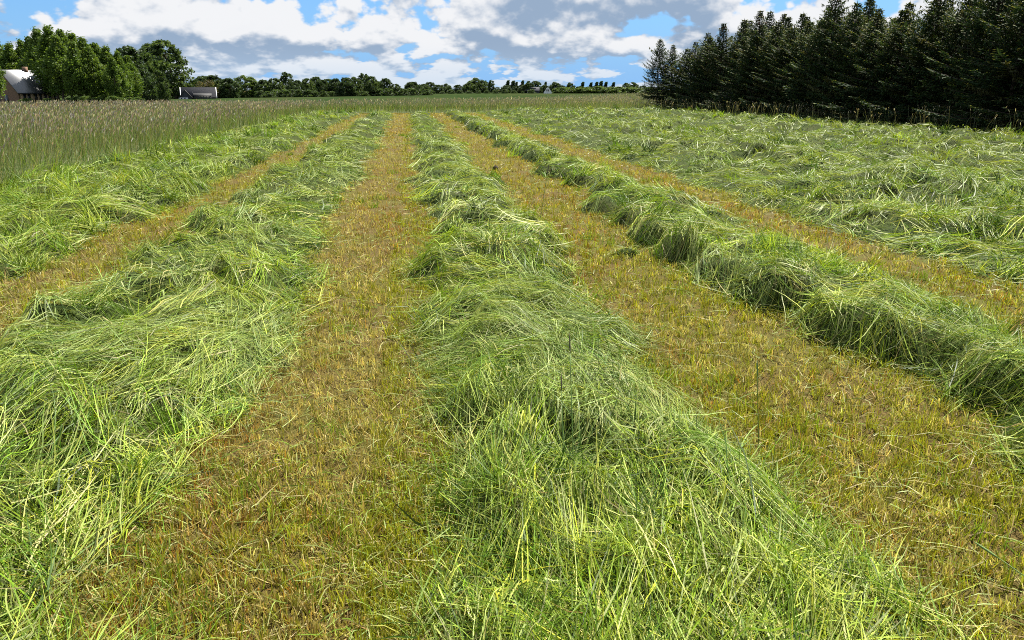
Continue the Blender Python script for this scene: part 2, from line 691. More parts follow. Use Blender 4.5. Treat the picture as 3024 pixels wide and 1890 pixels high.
def make_swath(s, ntuft, q=2.0):
    root = empty('cut_grass_swath', ((s['u0'] + s['u1']) / 2, 6, 0))
    tag(root, s['label'], 'swath', 'rows of cut grass')
    ox, oy = root.location.x, root.location.y
    # matted heap under the loose strands
    w0, w1 = s['u0'] - 0.6, s['u1'] + 0.6
    nu = int((w1 - w0) / (0.07 if w1 - w0 < 5 else 0.16))
    gu = np.linspace(w0, w1, nu)
    gv = [-3.0]
    while gv[-1] < FAR_EDGE + 0.5:
        gv.append(gv[-1] + max(0.07, 0.011 * abs(gv[-1])))
    gv = np.array(gv)
    U, V = np.meshgrid(gu, gv)
    Z = swath_h(s, U, V) + terrain(U, V)
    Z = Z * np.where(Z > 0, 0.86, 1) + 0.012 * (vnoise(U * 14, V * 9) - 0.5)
    vv = np.stack([U.ravel() - ox, V.ravel() - oy, Z.ravel()], 1)
    n = len(gu)
    I, J = np.meshgrid(np.arange(n - 1), np.arange(len(gv) - 1))
    a = (J * n + I).ravel()
    qd = np.stack([a, a + 1, a + n + 1, a + n], 1)
    keep = (Z.ravel()[qd] - terrain(U.ravel()[qd], V.ravel()[qd])).max(1) > -0.02
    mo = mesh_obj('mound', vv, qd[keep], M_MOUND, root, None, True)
    def spread(nc, keep_pit):
        u, v, r = polar(nc, 0.75, 62, q)
        e0, e1 = swath_prof(s, u, v)
        ok = (u > e0 - 0.03) & (u < e1 + 0.03) & (v < FAR_EDGE + 0.3) & in_view(u, v)
        ok &= RNG.random(nc) > (1 - keep_pit) * pits(u, v, s['key'])
        return u[ok], v[ok], r[ok], e0[ok], e1[ok]

    B = Batch()
    # strands combed down together, tuft by tuft
    u, v, r, e0, e1 = spread(ntuft, 0.25)
    n = len(u)
    per = 11
    side = np.clip((u - (s['u0'] + s['u1']) / 2) / ((s['u1'] - s['u0']) / 2), -1, 1)
    th = math.pi / 2 + 0.42 * flow(u + s['key'], v) + RNG.normal(0, 0.38, n) - side * 0.45
    th = np.where(RNG.random(n) < 0.25, th + math.pi, th)
    ln = np.where(RNG.random(n) < 0.48, RNG.uniform(0.32, 0.60, n), RNG.uniform(0.14, 0.32, n)) * (1 + 0.25 * np.clip(r / 25, 0, 1))
    lift = np.abs(RNG.normal(0, 0.016, n))
    tipl = np.where(RNG.random(n) < 0.20, RNG.uniform(0.04, 0.16, n), RNG.uniform(-0.02, 0.03, n))
    off = np.abs(RNG.normal(0.0, 0.028, n))
    tc = pick(GREENS, GW, n) * np.exp(RNG.normal(0, 0.30, (n, 1)))
    pa = fbm(u * 0.9 + 70, v * 0.6 + s['key'], 2)
    patch = sm(0.45, 0.62, pa)[:, None]
    tc = tc * (1 - 0.5 * patch) + np.array([0.235, 0.295, 0.115]) * 0.5 * patch
    N = n * per
    R_ = lambda a: np.repeat(a, per, 0)
    rr = R_(r)
    tu = R_(u) + RNG.normal(0, 0.030, N) * R_(lod_w(r))
    tv = R_(v) + RNG.normal(0, 0.045, N) * R_(lod_w(r))
    head = R_(th) + RNG.normal(0, 0.22, N)
    length = R_(ln) * RNG.uniform(0.5, 1.2, N)
    # the mower board leaves a fairly clean edge: turn or shorten strands that would spill over it
    spill = RNG.exponential(0.07, N)
    for it in range(2):
        tip_u = tu + np.cos(head) * length * 0.9
        bad = (tip_u < R_(e0) - spill) | (tip_u > R_(e1) + spill)
        head = np.where(bad & (it == 0), math.pi - head, head)
        length = np.where(bad & (it == 1), length * 0.35, length)
    width = RNG.uniform(0.0020, 0.0056, N) * lod_w(rr)
    col = vary(R_(tc) * 0.70 + 0.30 * pick(GREENS, GW, N), 0.25)
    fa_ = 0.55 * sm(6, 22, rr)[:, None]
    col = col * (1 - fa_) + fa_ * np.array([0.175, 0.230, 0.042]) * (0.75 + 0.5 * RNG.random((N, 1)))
    rise = R_(lift) * RNG.uniform(0.0, 1.6, N)
    tip = R_(tipl) * RNG.uniform(0.2, 1.3, N)
    of = R_(off) + RNG.uniform(-0.015, 0.03, N)
    curl = RNG.normal(0, 0.18, N) + R_(RNG.normal(0, 0.30, n))
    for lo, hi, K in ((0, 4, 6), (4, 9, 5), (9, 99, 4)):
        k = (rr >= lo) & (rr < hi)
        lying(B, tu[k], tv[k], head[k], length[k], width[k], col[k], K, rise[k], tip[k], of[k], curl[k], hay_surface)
    # broken bits, stems and flat leaves lying anyhow
    u, v, r, e0, e1 = spread(ntuft * 9, 0.10)
    n = len(u)
    head = RNG.uniform(0, 2 * math.pi, n)
    length = RNG.uniform(0.05, 0.22, n) * (1 + 0.5 * np.clip(r / 25, 0, 1))
    wd = RNG.uniform(0.0024, 0.0054, n) * np.where(RNG.random(n) < 0.12, 1.9, 1.0) * lod_w(r) ** 0.85
    c = vary(pick(GREENS + BITS, GW + [1.0, 0.7, 0.5], n), 0.28)
    pa = sm(0.45, 0.62, fbm(u * 0.9 + 70, v * 0.6 + s['key'], 2))[:, None]
    c = c * (1 - 0.4 * pa) + np.array([0.235, 0.295, 0.115]) * 0.4 * pa
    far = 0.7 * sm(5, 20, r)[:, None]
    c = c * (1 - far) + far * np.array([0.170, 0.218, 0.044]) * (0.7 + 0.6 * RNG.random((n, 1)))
    up_ = RNG.random(n) < 0.14
    tip = np.where(up_, RNG.uniform(0.03, 0.14, n), RNG.uniform(-0.03, 0.03, n))
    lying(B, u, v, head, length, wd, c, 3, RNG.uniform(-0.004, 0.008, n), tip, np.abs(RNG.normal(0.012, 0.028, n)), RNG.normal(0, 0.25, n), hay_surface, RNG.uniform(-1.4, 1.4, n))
    N += n
    # tussocks that the mower left half upright
    u, v, r, e0, e1 = spread(int(ntuft * s.get('tus', 0.14)), 1.0)
    n = len(u)
    per = 34
    sp = 0.05 + 0.03 * np.clip(r / 10, 0, 2)
    bu = R2(u, per) + RNG.normal(0, 1, n * per) * R2(sp, per)
    bv = R2(v, per) + RNG.normal(0, 1, n * per) * R2(sp, per)
    br = R2(r, per)
    tcol = pick([GREENS[0], GREENS[1], GREENS[2], GREENS[6]], [2, 2, 1, 1.2], n) * np.exp(RNG.normal(0, 0.25, (n, 1)))
    hd = R2(RNG.uniform(0, 6.283, n), per) + RNG.normal(0, 0.75, n * per)
    pit_ = np.clip(R2(RNG.uniform(0.35, 1.2, n), per) + RNG.normal(0, 0.22, n * per), 0.1, 1.5)
    upright(B, np.stack([bu, bv, hay_surface(bu, bv) - 0.01], 1), hd, pit_, RNG.uniform(0.3, 1.5, n * per), R2(RNG.uniform(0.13, 0.30, n), per) * RNG.uniform(0.5, 1.2, n * per) * s.get('tall', 1.0),
            RNG.uniform(0.003, 0.0055, n * per) * lod_w(br), vary(R2(tcol, per), 0.22), 4)
    N += n * per
    ob = B.build('cut_blades', M_CUT, root)
    ob.location = (-ox, -oy, 0)
    tag(ob, kind='stuff')
    return N


NT_TUFT = 13000
tot = 0
for s in SW:
    tot += make_swath(s, NT_TUFT)
print('swath strands', tot)

# stubble -------------------------------------------------------------------
def make_stubble(n):
    """short stalks left by the mower, a handful to each grass plant"""
    per = 9
    cu_, cv_, cr_ = polar(n // per, 0.8, 62, 2.0)
    tone = np.repeat(np.exp(RNG.normal(0, 0.22, n // per)), per)
    lean = np.repeat(RNG.uniform(0, 6.283, n // per), per)
    k = len(cu_) * per
    lw = np.repeat(lod_w(cr_), per)
    u = np.repeat(cu_, per) + RNG.normal(0, 0.012, k) * lw
    v = np.repeat(cv_, per) + RNG.normal(0, 0.012, k) * lw
    r = np.hypot(u, v)
    hue = np.repeat(RNG.random(n // per), per)
    ok = (v < FAR_EDGE + 0.5) & in_view(u, v, 1.3, 0.5) & (u > -3.9) & (u < 5.3)
    for s in SW:
        e0, e1 = swath_prof(s, u, v)
        ok &= ~((u > e0 + 0.10) & (u < e1 - 0.10))
    u, v, r, tone, lean, hue = u[ok], v[ok], r[ok], tone[ok], lean[ok], hue[ok]
    N = len(u)
    p1 = fbm(u * 1.7, v * 0.9, 3)
    p2 = fbm(u * 0.8 + 30, v * 0.45, 3)
    tan = np.array([0.36, 0.285, 0.098])
    rust = np.array([0.31, 0.155, 0.030])
    lime = np.array([0.250, 0.255, 0.018])
    oliv = np.array([0.235, 0.210, 0.036])
    pale = np.array([0.50, 0.42, 0.160])
    centre = ((u > -1.4) & (u < -0.22)).astype(float)
    wl = np.clip(0.32 + 2.1 * (p1 - 0.5) + np.where((u > -0.24) & (u < 0.4), 0.5, 0) - 0.22 * centre, 0.03, 1)
    wr = np.clip(0.20 + 1.9 * (p2 - 0.5) + 0.04 * centre, 0.02, 1)
    wt = 0.30 + 0.75 * centre
    wl = wl + 0.26 * (1 - centre)
    W = np.stack([wt, wr, wl, np.full(N, 0.26), np.full(N, 0.52)], 1)
    W /= W.sum(1, keepdims=True)
    c = np.cumsum(W, 1)
    k = (np.clip(0.75 * hue + 0.25 * RNG.random(N), 0, 0.999)[:, None] > c).sum(1).clip(0, 4)
    col = vary(np.stack([tan, rust, lime, oliv, pale])[k] * tone[:, None], 0.20)
    green = (k == 2)
    far = 0.75 * sm(5, 22, r)[:, None]
    col = col * (1 - far) + far * (W @ np.stack([tan, rust, lime, oliv, pale])) * (0.85 + 0.3 * RNG.random((N, 1)))
    length = RNG.uniform(0.024, 0.066, N) * np.where(green, 1.25, 1.0) * (1 + 0.015 * r)
    width = RNG.uniform(0.0034, 0.0064, N) * lod_w(r)
    base = np.stack([u, v, terrain(u, v) - 0.004], 1)
    B = Batch()
    upright(B, base, lean + RNG.normal(0, 1.1, N), np.clip(RNG.normal(1.05, 0.35, N), 0.15, 1.55), RNG.uniform(0, 0.6, N), length, width, col, 2, prof=np.array([1, 0.5]))
    # bright regrowth tufts
    m = 420
    tu, tv, tr = polar(m, 1.3, 40, 1.9)
    good = (fbm(tu * 1.7, tv * 0.9, 3) > 0.46) & (tu > -3.6) & (tu < 4.6)
    for s in SW:
        e0, e1 = swath_prof(s, tu, tv)
        good &= ~((tu > e0 - 0.02) & (tu < e1 + 0.02))
    tu, tv, tr = tu[good], tv[good], tr[good]
    per = 46
    M = len(tu) * per
    bu = np.repeat(tu, per) + RNG.normal(0, 0.055, M)
    bv = np.repeat(tv, per) + RNG.normal(0, 0.055, M)
    br = np.repeat(tr, per)
    gc = vary(pick([(0.12, 0.21, 0.012), (0.18, 0.25, 0.018), (0.23, 0.25, 0.03)], [1, 1.3, 0.7], M), 0.2)
    upright(B, np.stack([bu, bv, terrain(bu, bv)], 1), RNG.uniform(0, 6.283, M), np.clip(RNG.normal(1.25, 0.25, M), 0.3, 1.57), RNG.uniform(0, 0.8, M), RNG.uniform(0.05, 0.125, M), RNG.uniform(0.0028, 0.0055, M) * lod_w(br), gc, 3)
    ob = B.build('stubble', M_STUB)
    tag(ob, 'short tan, rusty and yellow green stubble left on the mown strips', 'stubble', kind='stuff')
    return N


print('stubble', make_stubble(520000))


def make_loose(n):
    u, v, r = polar(n, 1.1, 55, 2.0)
    ok = (v < FAR_EDGE) & in_view(u, v) & (u > -3.9) & (u < 5.3)
    near = np.zeros(len(u), bool)
    for s in SW:
        e0, e1 = swath_prof(s, u, v)
        ok &= ~((u > e0 + 0.15) & (u < e1 - 0.15))
        w_ = RNG.exponential(0.14, len(u))
        near |= (u > e0 - w_) & (u < e1 + w_)
    ok &= near | (RNG.random(len(u)) < 0.24)
    u, v, r = u[ok], v[ok], r[ok]
    N = len(u)
    col = vary(pick([(0.36, 0.32, 0.12), (0.27, 0.32, 0.09), (0.17, 0.25, 0.025), (0.30, 0.22, 0.07)], [1.0, 1.7, 1.4, 0.5], N), 0.2)
    B = Batch()
    lying(B, u, v, RNG.uniform(0, 6.283, N), RNG.uniform(0.03, 0.15, N) * (1 + 0.5 * (RNG.random(N) < 0.1)), RNG.uniform(0.002, 0.0045, N) * lod_w(r), col, 3,
          RNG.uniform(0, 0.02, N), RNG.uniform(-0.01, 0.03, N), RNG.uniform(0.012, 0.04, N), RNG.normal(0, 0.2, N), hay_surface)
    tag(B.build('loose_cut_grass', M_CUT), 'loose cut blades scattered over the stubble strips', 'cut grass', kind='stuff')
    return N


print('loose', make_loose(105000))

# standing meadow ------------------------------------------------------------
def make_meadow(nblade, nstem):
    B = Batch()

    def pts(n):
        u, v, r = polar(n, 7.5, 330, 1.75)
        ok = is_meadow(u, v) & in_view(u, v)
        # behind the spruces nothing shows
        ok &= ~((u > 24) & (v < 75))
        return u[ok], v[ok], r[ok]

    u, v, r = pts(nblade)
    N = len(u)
    dep = np.where(v < 57.5, np.clip(-5.7 - u, 0, 9), 9)
    ef = np.clip((dep + RNG.normal(0, 0.35, N)) / np.where(v < 21, 3.4, 0.9), 0, 1)
    wf = np.maximum(1, r / 9.0) ** 0.85
    col = vary(pick([(0.065, 0.128, 0.013), (0.115, 0.185, 0.028), (0.175, 0.225, 0.065), (0.24, 0.27, 0.115), (0.29, 0.27, 0.125)], [1.4, 2.0, 1.6, 1.0, 0.6], N), 0.2)
    head = RNG.normal(0.0, 0.9, N) + math.pi * (RNG.random(N) < 0.25 * ef)
    base = np.stack([u, v, terrain(u, v)], 1)
    upright(B, base, head, np.clip(RNG.normal(1.35, 0.15, N), 0.7, 1.57) - 0.85 * (1 - ef) * RNG.random(N), RNG.uniform(0.1, 1.3, N), RNG.uniform(0.40, 0.78, N) * (0.55 + 0.45 * ef), RNG.uniform(0.004, 0.008, N) * wf, col, 4)
    u, v, r = pts(nstem)
    kp = RNG.random(len(u)) < np.where(v < 57.5, np.clip((-5.9 - u) / np.where(v < 21, 2.4, 1.2), 0, 1), 1)
    u, v, r = u[kp], v[kp], r[kp]
    n = len(u)
    wf = np.maximum(1, r / 9.0) ** 0.85
    base = np.stack([u, v, terrain(u, v)], 1)
    head = RNG.normal(0.15, 0.8, n)
    scol = vary(pick([(0.13, 0.15, 0.065), (0.20, 0.18, 0.095), (0.09, 0.13, 0.035)], [1, 1, 1], n), 0.15)
    L = RNG.uniform(0.50, 0.92, n) * (0.9 + 0.25 * fbm(u * 0.12, v * 0.12, 2))
    tips, d = upright(B, base, head, np.clip(RNG.normal(1.45, 0.1, n), 1.0, 1.57), RNG.uniform(0.0, 0.35, n), L, RNG.uniform(0.0016, 0.003, n) * wf, scol, 3, prof=np.array([1, 1, 0.8]))
    pc = pick([(0.23, 0.178, 0.172), (0.29, 0.235, 0.222), (0.44, 0.41, 0.36), (0.19, 0.145, 0.145), (0.25, 0.26, 0.16)], [1.4, 1.6, 1.2, 0.8, 0.8], n)
    pale = sm(30, 60, v) * sm(-14, 2, u)
    pc = pc * (1 - 0.55 * pale[:, None]) + np.array([0.24, 0.235, 0.15]) * 0.55 * pale[:, None]
    hc = vary(pc, 0.16)
    hl = RNG.uniform(0.06, 0.13, n) * (1 + r / 120)
    hp = np.arcsin(np.clip(d[:, 2], -1, 1))
    hh = np.arctan2(d[:, 1], d[:, 0])
    upright(B, tips - d * 0.03, hh, hp, RNG.uniform(0.1, 0.9, n), hl, RNG.uniform(0.005, 0.011, n) * np.minimum(wf, 6), hc, 4, prof=np.array([0.25, 1.0, 0.8, 0.1]))
    ob = B.build('tall_meadow_grass', M_TALL)
    tag(ob, 'uncut tall meadow grass with purplish brown seed heads', 'tall grass', kind='stuff')
    return N, n


print('meadow', make_meadow(120000, 135000))


def make_margin(n):
    """rough grass left standing under the spruces"""
    B = Batch()
    v = RNG.uniform(14, 62, n)
    u = 19.2 + RNG.normal(0, 0.7, n) + 0.6 * (fbm(v * 0.3, v * 0, 2) - 0.5)
    r = np.hypot(u, v)
    wf = np.maximum(1, r / 9.0) ** 0.8
    base = np.stack([u, v, terrain(u, v)], 1)
    col = vary(pick([(0.05, 0.095, 0.018), (0.08, 0.13, 0.03), (0.13, 0.16, 0.065)], [1, 1.5, 0.9], n), 0.2)
    upright(B, base, RNG.uniform(0, 6.28, n), np.clip(RNG.normal(1.3, 0.2, n), 0.6, 1.57), RNG.uniform(0.2, 1.4, n), RNG.uniform(0.18, 0.50, n), RNG.uniform(0.004, 0.008, n) * wf, col, 4)
    m = n // 18
    v = RNG.uniform(14, 62, m)
    u = 19.2 + RNG.normal(0, 0.7, m)
    r = np.hypot(u, v)
    wf = np.maximum(1, r / 9.0) ** 0.8
    base = np.stack([u, v, terrain(u, v)], 1)
    hd = RNG.uniform(0, 6.28, m)
    sc = vary(pick([(0.24, 0.23, 0.12), (0.17, 0.18, 0.08)], [1, 1], m), 0.15)
    tips, d = upright(B, base, hd, np.clip(RNG.normal(1.4, 0.12, m), 0.9, 1.57), RNG.uniform(0, 0.6, m), RNG.uniform(0.55, 1.05, m), RNG.uniform(0.002, 0.003, m) * wf, sc, 4, prof=np.array([1, 1, 1, 0.7]))
    upright(B, tips - d * 0.02, np.arctan2(d[:, 1], d[:, 0]), np.arcsin(d[:, 2]), RNG.uniform(0.2, 1.2, m), RNG.uniform(0.07, 0.13, m), RNG.uniform(0.006, 0.010, m) * wf,
            vary(pick([(0.34, 0.30, 0.22), (0.24, 0.21, 0.14)], [1, 1], m), 0.15), 4, prof=np.array([0.3, 1, 0.8, 0.1]))
    tag(B.build('margin_grass', M_TALL), 'rough uncut grass and seed stalks along the foot of the spruces', 'tall grass', kind='stuff')


make_margin(13000)

# ----------------------------------------------------------------------------
# trees
# ----------------------------------------------------------------------------
def leaf_quads(c, size, up=0.35, rng=RNG):
    n = len(c)
    a = rng.normal(0, 1, (n, 3))
    a[:, 2] *= 0.7
    a /= np.linalg.norm(a, axis=1)[:, None]
    b = rng.normal(0, 1, (n, 3))
    b -= (b * a).sum(1)[:, None] * a
    b /= np.linalg.norm(b, axis=1)[:, None]
    s = size[:, None] if np.ndim(size) else size
    v = np.stack([c - a * s * 0.6, c + b * s * 0.36, c + a * s * 0.6, c - b * s * 0.36], 1).reshape(-1, 3)
    q = np.arange(n * 4).reshape(n, 4)
    return v, q


def broadleaf(name, H, W, base, nclump, nleaf, lsize, cols, rng, lean=0.0, shape='round', ntrunk=1, clump_r=0.16, droop=0.0):
    """trunk with limbs and a crown of leaf clumps; returns an Empty with its parts"""
    root = empty(name)
    cb = base * H
    C = []
    for i in range(nclump):
        for _ in range(60):
            t = rng.random()
            if shape == 'poplar':
                w = (0.35 + 0.65 * math.sin(math.pi * min(1, t * 1.05 + 0.08)) ** 0.7) * (1 - 0.72 * max(0, t - 0.45) / 0.55)
            elif shape == 'flag':
                w = (0.45 + 0.55 * math.sin(math.pi * min(1, t * 0.8 + 0.25))) * (1 - 0.75 * t ** 1.6)
            else:
                w = math.sqrt(max(0.0, 1 - (2 * t - 0.9) ** 2 / 1.25))
            a = rng.uniform(0, 2 * math.pi)
            rad = W * 0.5 * w * (0.35 + 0.65 * math.sqrt(rng.random()))
            if rad >= 0:
                break
        zc = cb + (H - cb) * (0.06 + 0.90 * t)
        x = rad * math.cos(a) + lean * (zc - cb)
        C.append((x, rad * math.sin(a), zc - droop * rad, clump_r * W * (0.55 + 0.7 * rng.random()) * (0.55 + 0.45 * (1 - t))))
    C = np.array(C)
    cc = np.array(cols)[rng.integers(0, len(cols), nclump)] * (0.75 + 0.5 * rng.random((nclump, 1)))
    d = rng.normal(0, 1, (nclump, nleaf, 3))
    d /= np.linalg.norm(d, axis=2)[:, :, None]
    d *= (rng.random((nclump, nleaf, 1)) ** 0.6) * 1.35
    d[:, :, 2] *= 0.75 if shape != 'poplar' else 1.25
    P = (C[:, None, :3] + d * C[:, None, 3:4]).reshape(-1, 3)
    P[:, 2] = np.maximum(P[:, 2], 0.25)
    S = lsize * rng.uniform(0.7, 1.4, len(P))
    v, q = leaf_quads(P, S, rng=rng)
    lc = np.repeat(np.repeat(cc, nleaf, 0) * (0.82 + 0.36 * rng.random((nclump * nleaf, 1))), 4, 0)
    mesh_obj('crown', v, q, M_LEAF, root, lc)
    B = MB()
    for k in range(ntrunk):
        ox, oy = (0, 0) if ntrunk == 1 else rng.normal(0, W * 0.12, 2)
        n = 7
        z = np.linspace(-0.2, H * 0.86, n)
        px = ox + lean * np.maximum(0, z - cb) + rng.normal(0, 0.012 * H, n) * (z > 1)
        py = oy + rng.normal(0, 0.012 * H, n) * (z > 1)
        r0 = 0.017 * H / math.sqrt(ntrunk)
        B.tube(np.stack([px, py, z], 1), np.linspace(r0 * 1.25, r0 * 0.22, n), 7)
    for k in range(min(14, nclump)):
        c = C[rng.integers(0, nclump)]
        z0 = max(cb * 0.8, c[2] - 0.28 * (H - cb) - 0.25)
        p0 = np.array([lean * max(0, z0 - cb), 0, z0])
        p2 = c[:3]
        p1 = (p0 + p2) / 2 + np.array([0, 0, -0.03 * H])
        B.tube([p0, p1, p2], [0.006 * H, 0.0045 * H, 0.002 * H], 5)
    B.build('trunk', M_BARK, root, True)
    return root


def spruce(name, H, Rb, z0, rng, dead=0.0, cones=False):
    root = empty(name)
    base, tip, wid, nrm, col = [], [], [], [], []

    def rh(b, t, w, n, c):
        base.append(b)
        tip.append(t)
        wid.append(w)
        nrm.append(n)
        col.append(c)

    B = MB()
    n = 8
    zz = np.linspace(-0.2, H - 0.05, n)
    cx = np.concatenate([[0, 0], rng.normal(0, 0.03, n - 2)])
    cy = np.concatenate([[0, 0], rng.normal(0, 0.03, n - 2)])
    B.tube(np.stack([cx, cy, zz], 1), np.linspace(0.016 * H, 0.006, n), 7)
    dark = np.array([0.024, 0.050, 0.022])
    mid = np.array([0.044, 0.076, 0.030])
    brown = np.array([0.110, 0.085, 0.040])
    tipc = np.array([0.185, 0.195, 0.065])
    z = z0
    up = np.array([0, 0, 1.0])
    while z < H - 0.12:
        rel = z / H
        prof = (1 - rel) ** 0.86 * 1.06 * (0.80 + 0.35 * rng.random())
        if rel > 0.80:
            prof *= 0.85
        nb = 6 if rel < 0.85 else 5
        a0 = rng.uniform(0, 6.28)
        for k in range(nb):
            a = a0 + k * 6.283 / nb + rng.normal(0, 0.18)
            L = max(0.10, Rb * prof * (0.62 + 0.5 * rng.random() + (0.35 if rng.random() < 0.12 else 0)))
            dirh = np.array([math.cos(a), math.sin(a), 0])
            side = np.array([-math.sin(a), math.cos(a), 0])
            sl = -0.20 + 0.95 * rel ** 1.5 + rng.normal(0, 0.07)
            cur = 0.16 + 0.1 * rng.random()
            P = lambda s: np.array([0, 0, z]) + dirh * (L * s) + up * (L * (sl * s + cur * s * s * (1.4 if rel < 0.8 else 0.3)))
            B.tube([P(0), P(0.5), P(0.97)], [0.010 + 0.006 * L, 0.007 + 0.003 * L, 0.003], 4)
            shade = rng.random()
            bc = (dark * 0.6 + mid * 0.4) if shade < 0.6 else (mid if shade < 0.88 else brown * 0.5 + mid * 0.5)
            nt = max(3, int(L / 0.105))
            for j in range(nt):
                s = 0.16 + 0.84 * (j + rng.random() * 0.6) / nt
                p = P(min(s, 1.0))
                ax = P(min(s, 1.0)) - P(min(s, 1.0) - 0.1)
                ax /= np.linalg.norm(ax)
                for sg in (-1, 1):
                    tl = (0.10 + 0.34 * L * (1 - s) * (0.5 + 0.6 * rng.random())) * (0.8 + 0.4 * rng.random())
                    tl = min(tl, 0.55)
                    dv = ax * 0.75 + side * sg * (0.75 + 0.3 * rng.random()) + up * (rng.normal(-0.10, 0.16))
                    dv /= np.linalg.norm(dv)
                    c = bc * (0.75 + 0.5 * rng.random())
                    nn = up + rng.normal(0, 0.35, 3)
                    e = p + dv * tl
                    m = p + dv * tl * 0.45
                    rh(p, e, 0.055 + 0.02 * rng.random(), nn, c)
                    # side shoots
                    for g in (0.35, 0.6):
                        q = p + dv * tl * g
                        ds = dv * 0.7 + np.cross(up, dv) * (0.7 if rng.random() < 0.5 else -0.7) + up * rng.normal(-0.15, 0.2)
                        rh(q, q + ds * tl * 0.42, 0.042, up + rng.normal(0, 0.5, 3), c * (0.8 + 0.4 * rng.random()))
                    # fresh tip, its colour lightened further to paint in lit sprays
                    if rng.random() < 0.55:
                        rh(e - dv * 0.07, e + dv * 0.06 + up * 0.01, 0.042, nn, tipc * (0.5 + 0.7 * rng.random()) + c * 0.3)
                    # hanging shoot
                    if rng.random() < 0.45:
                        hd = dv * 0.3 - up
                        rh(m, m + hd * (0.10 + 0.10 * rng.random()), 0.05, side + rng.normal(0, 0.4, 3), c * 0.9)
            e = P(1.0)
            rh(P(0.80), e + (e - P(0.9)) * 0.6, 0.07, up, bc)
        z += (0.155 + 0.05 * rng.random()) * (1 - 0.25 * rel)
    # leader
    rh(np.array([0, 0, H - 0.45]), np.array([0.01, 0, H + 0.06]), 0.055, np.array([1, 0, 0.0]), mid)
    rh(np.array([0, 0, H - 0.45]), np.array([0.01, 0, H + 0.06]), 0.055, np.array([0, 1, 0.0]), mid)
    b = np.array(base)
    t = np.array(tip)
    w = np.array(wid)[:, None]
    nr = np.array(nrm, float)
    c = np.array(col)
    d = t - b
    sd = np.cross(d, nr)
    sd /= np.linalg.norm(sd, axis=1)[:, None] + 1e-9
    mp = b + d * 0.42
    v = np.stack([b, mp + sd * w * 0.5, t, mp - sd * w * 0.5], 1).reshape(-1, 3)
    q = np.arange(len(v)).reshape(-1, 4)
    mesh_obj('crown', v, q, M_NEEDLE, root, np.repeat(c, 4, 0))
    B.build('trunk', M_DBARK, root, True)
    if cones:
        K = MB()
        for i in range(40):
            zc = H * rng.uniform(0.82, 0.97)
            a = rng.uniform(0, 6.28)
            rr = Rb * (1 - zc / H) ** 0.72 * rng.uniform(0.4, 0.9)
            p = np.array([rr * math.cos(a), rr * math.sin(a), zc])
            K.tube([p, p - up * 0.05, p - up * 0.11], [0.012, 0.022, 0.008], 5)
        tag(K.build('cones', flat_mat('cone_scales', (0.12, 0.06, 0.035)), root, True), kind='stuff')
    return root


def hide_off(o):
    """park nothing: every prototype is used as the first of its kind"""
    return o


srng = np.random.default_rng(21)
SPR = [spruce('spruce_tree', 6.6, 2.25, 0.25, srng), spruce('spruce_tree', 7.2, 2.1, 0.2, srng, cones=True), spruce('spruce_tree', 6.2, 2.35, 0.3, srng)]
SPR_END = spruce('spruce_tree', 5.5, 2.3, 0.95, srng)
used = [False] * 3
SPLAB = ['dark green spruce with drooping branches', 'slender spruce with brown cones at its top', 'broad bushy dark spruce']
SPROW = [' in the outer row facing the cut hay', ' just behind the outer shelterbelt row', ' deep inside the shelterbelt', ' in the rear row of the shelterbelt']


def put_spruce(i, u, v, rz, sc, row):
    loc = (u, v, float(terrain(u, v)))
    if not used[i]:
        used[i] = True
        o = SPR[i]
        o.location = loc
        o.rotation_euler = (0, 0, rz)
        o.scale = sc
    else:
        o = copy_thing(SPR[i], loc, rz, sc)
    tag(o, SPLAB[i] + SPROW[row], 'spruce', 'spruces of the shelterbelt')
    return o


SPR_END.location = (19.9, 60.6, 0)
tag(SPR_END, 'open spruce with bare lower trunk at the end of the shelterbelt row', 'spruce', 'spruces of the shelterbelt')
prng = np.random.default_rng(5)
for row, uu in enumerate((21.7, 23.8, 26.1, 28.6)):
    v = 13.0 + row * 0.9
    if row == 1:
        put_spruce(0, 21.2, 61.2, 1.0, (0.95, 0.95, 0.78), 1)
    while v < 60.2 + (0.6 if row in (1, 2) else -0.6):
        i = int(prng.choice([0, 0, 1, 2, 2]))
        k = prng.uniform(0.80, 1.0) * (1.0 + 0.055 * row) * (0.92 if v < 37 else 0.94 if v < 56 else 0.84)
        put_spruce(i, uu + prng.normal(0, 0.28), v, prng.uniform(0, 6.28), (prng.uniform(1.05, 1.28), prng.uniform(1.05, 1.28), k), row)
        v += prng.uniform(1.5, 2.0) * (1 + 0.12 * row)

# broadleaved trees ----------------------------------------------------------
trng = np.random.default_rng(33)
POPC = [(0.085, 0.145, 0.020), (0.110, 0.180, 0.026), (0.065, 0.115, 0.020), (0.140, 0.205, 0.036)]
DARKC = [(0.040, 0.070, 0.024), (0.052, 0.088, 0.028), (0.034, 0.058, 0.022)]
MIDC = [(0.055, 0.092, 0.026), (0.075, 0.115, 0.034), (0.045, 0.075, 0.026)]
LITC = [(0.090, 0.140, 0.032), (0.110, 0.165, 0.042), (0.070, 0.115, 0.030)]
BRNC = [(0.085, 0.080, 0.032), (0.070, 0.075, 0.030), (0.100, 0.085, 0.038)]


POPC, DARKC, MIDC, LITC, BRNC = [[tuple(x * 0.95 for x in c) for c in L_] for L_ in (POPC, DARKC, MIDC, LITC, BRNC)]


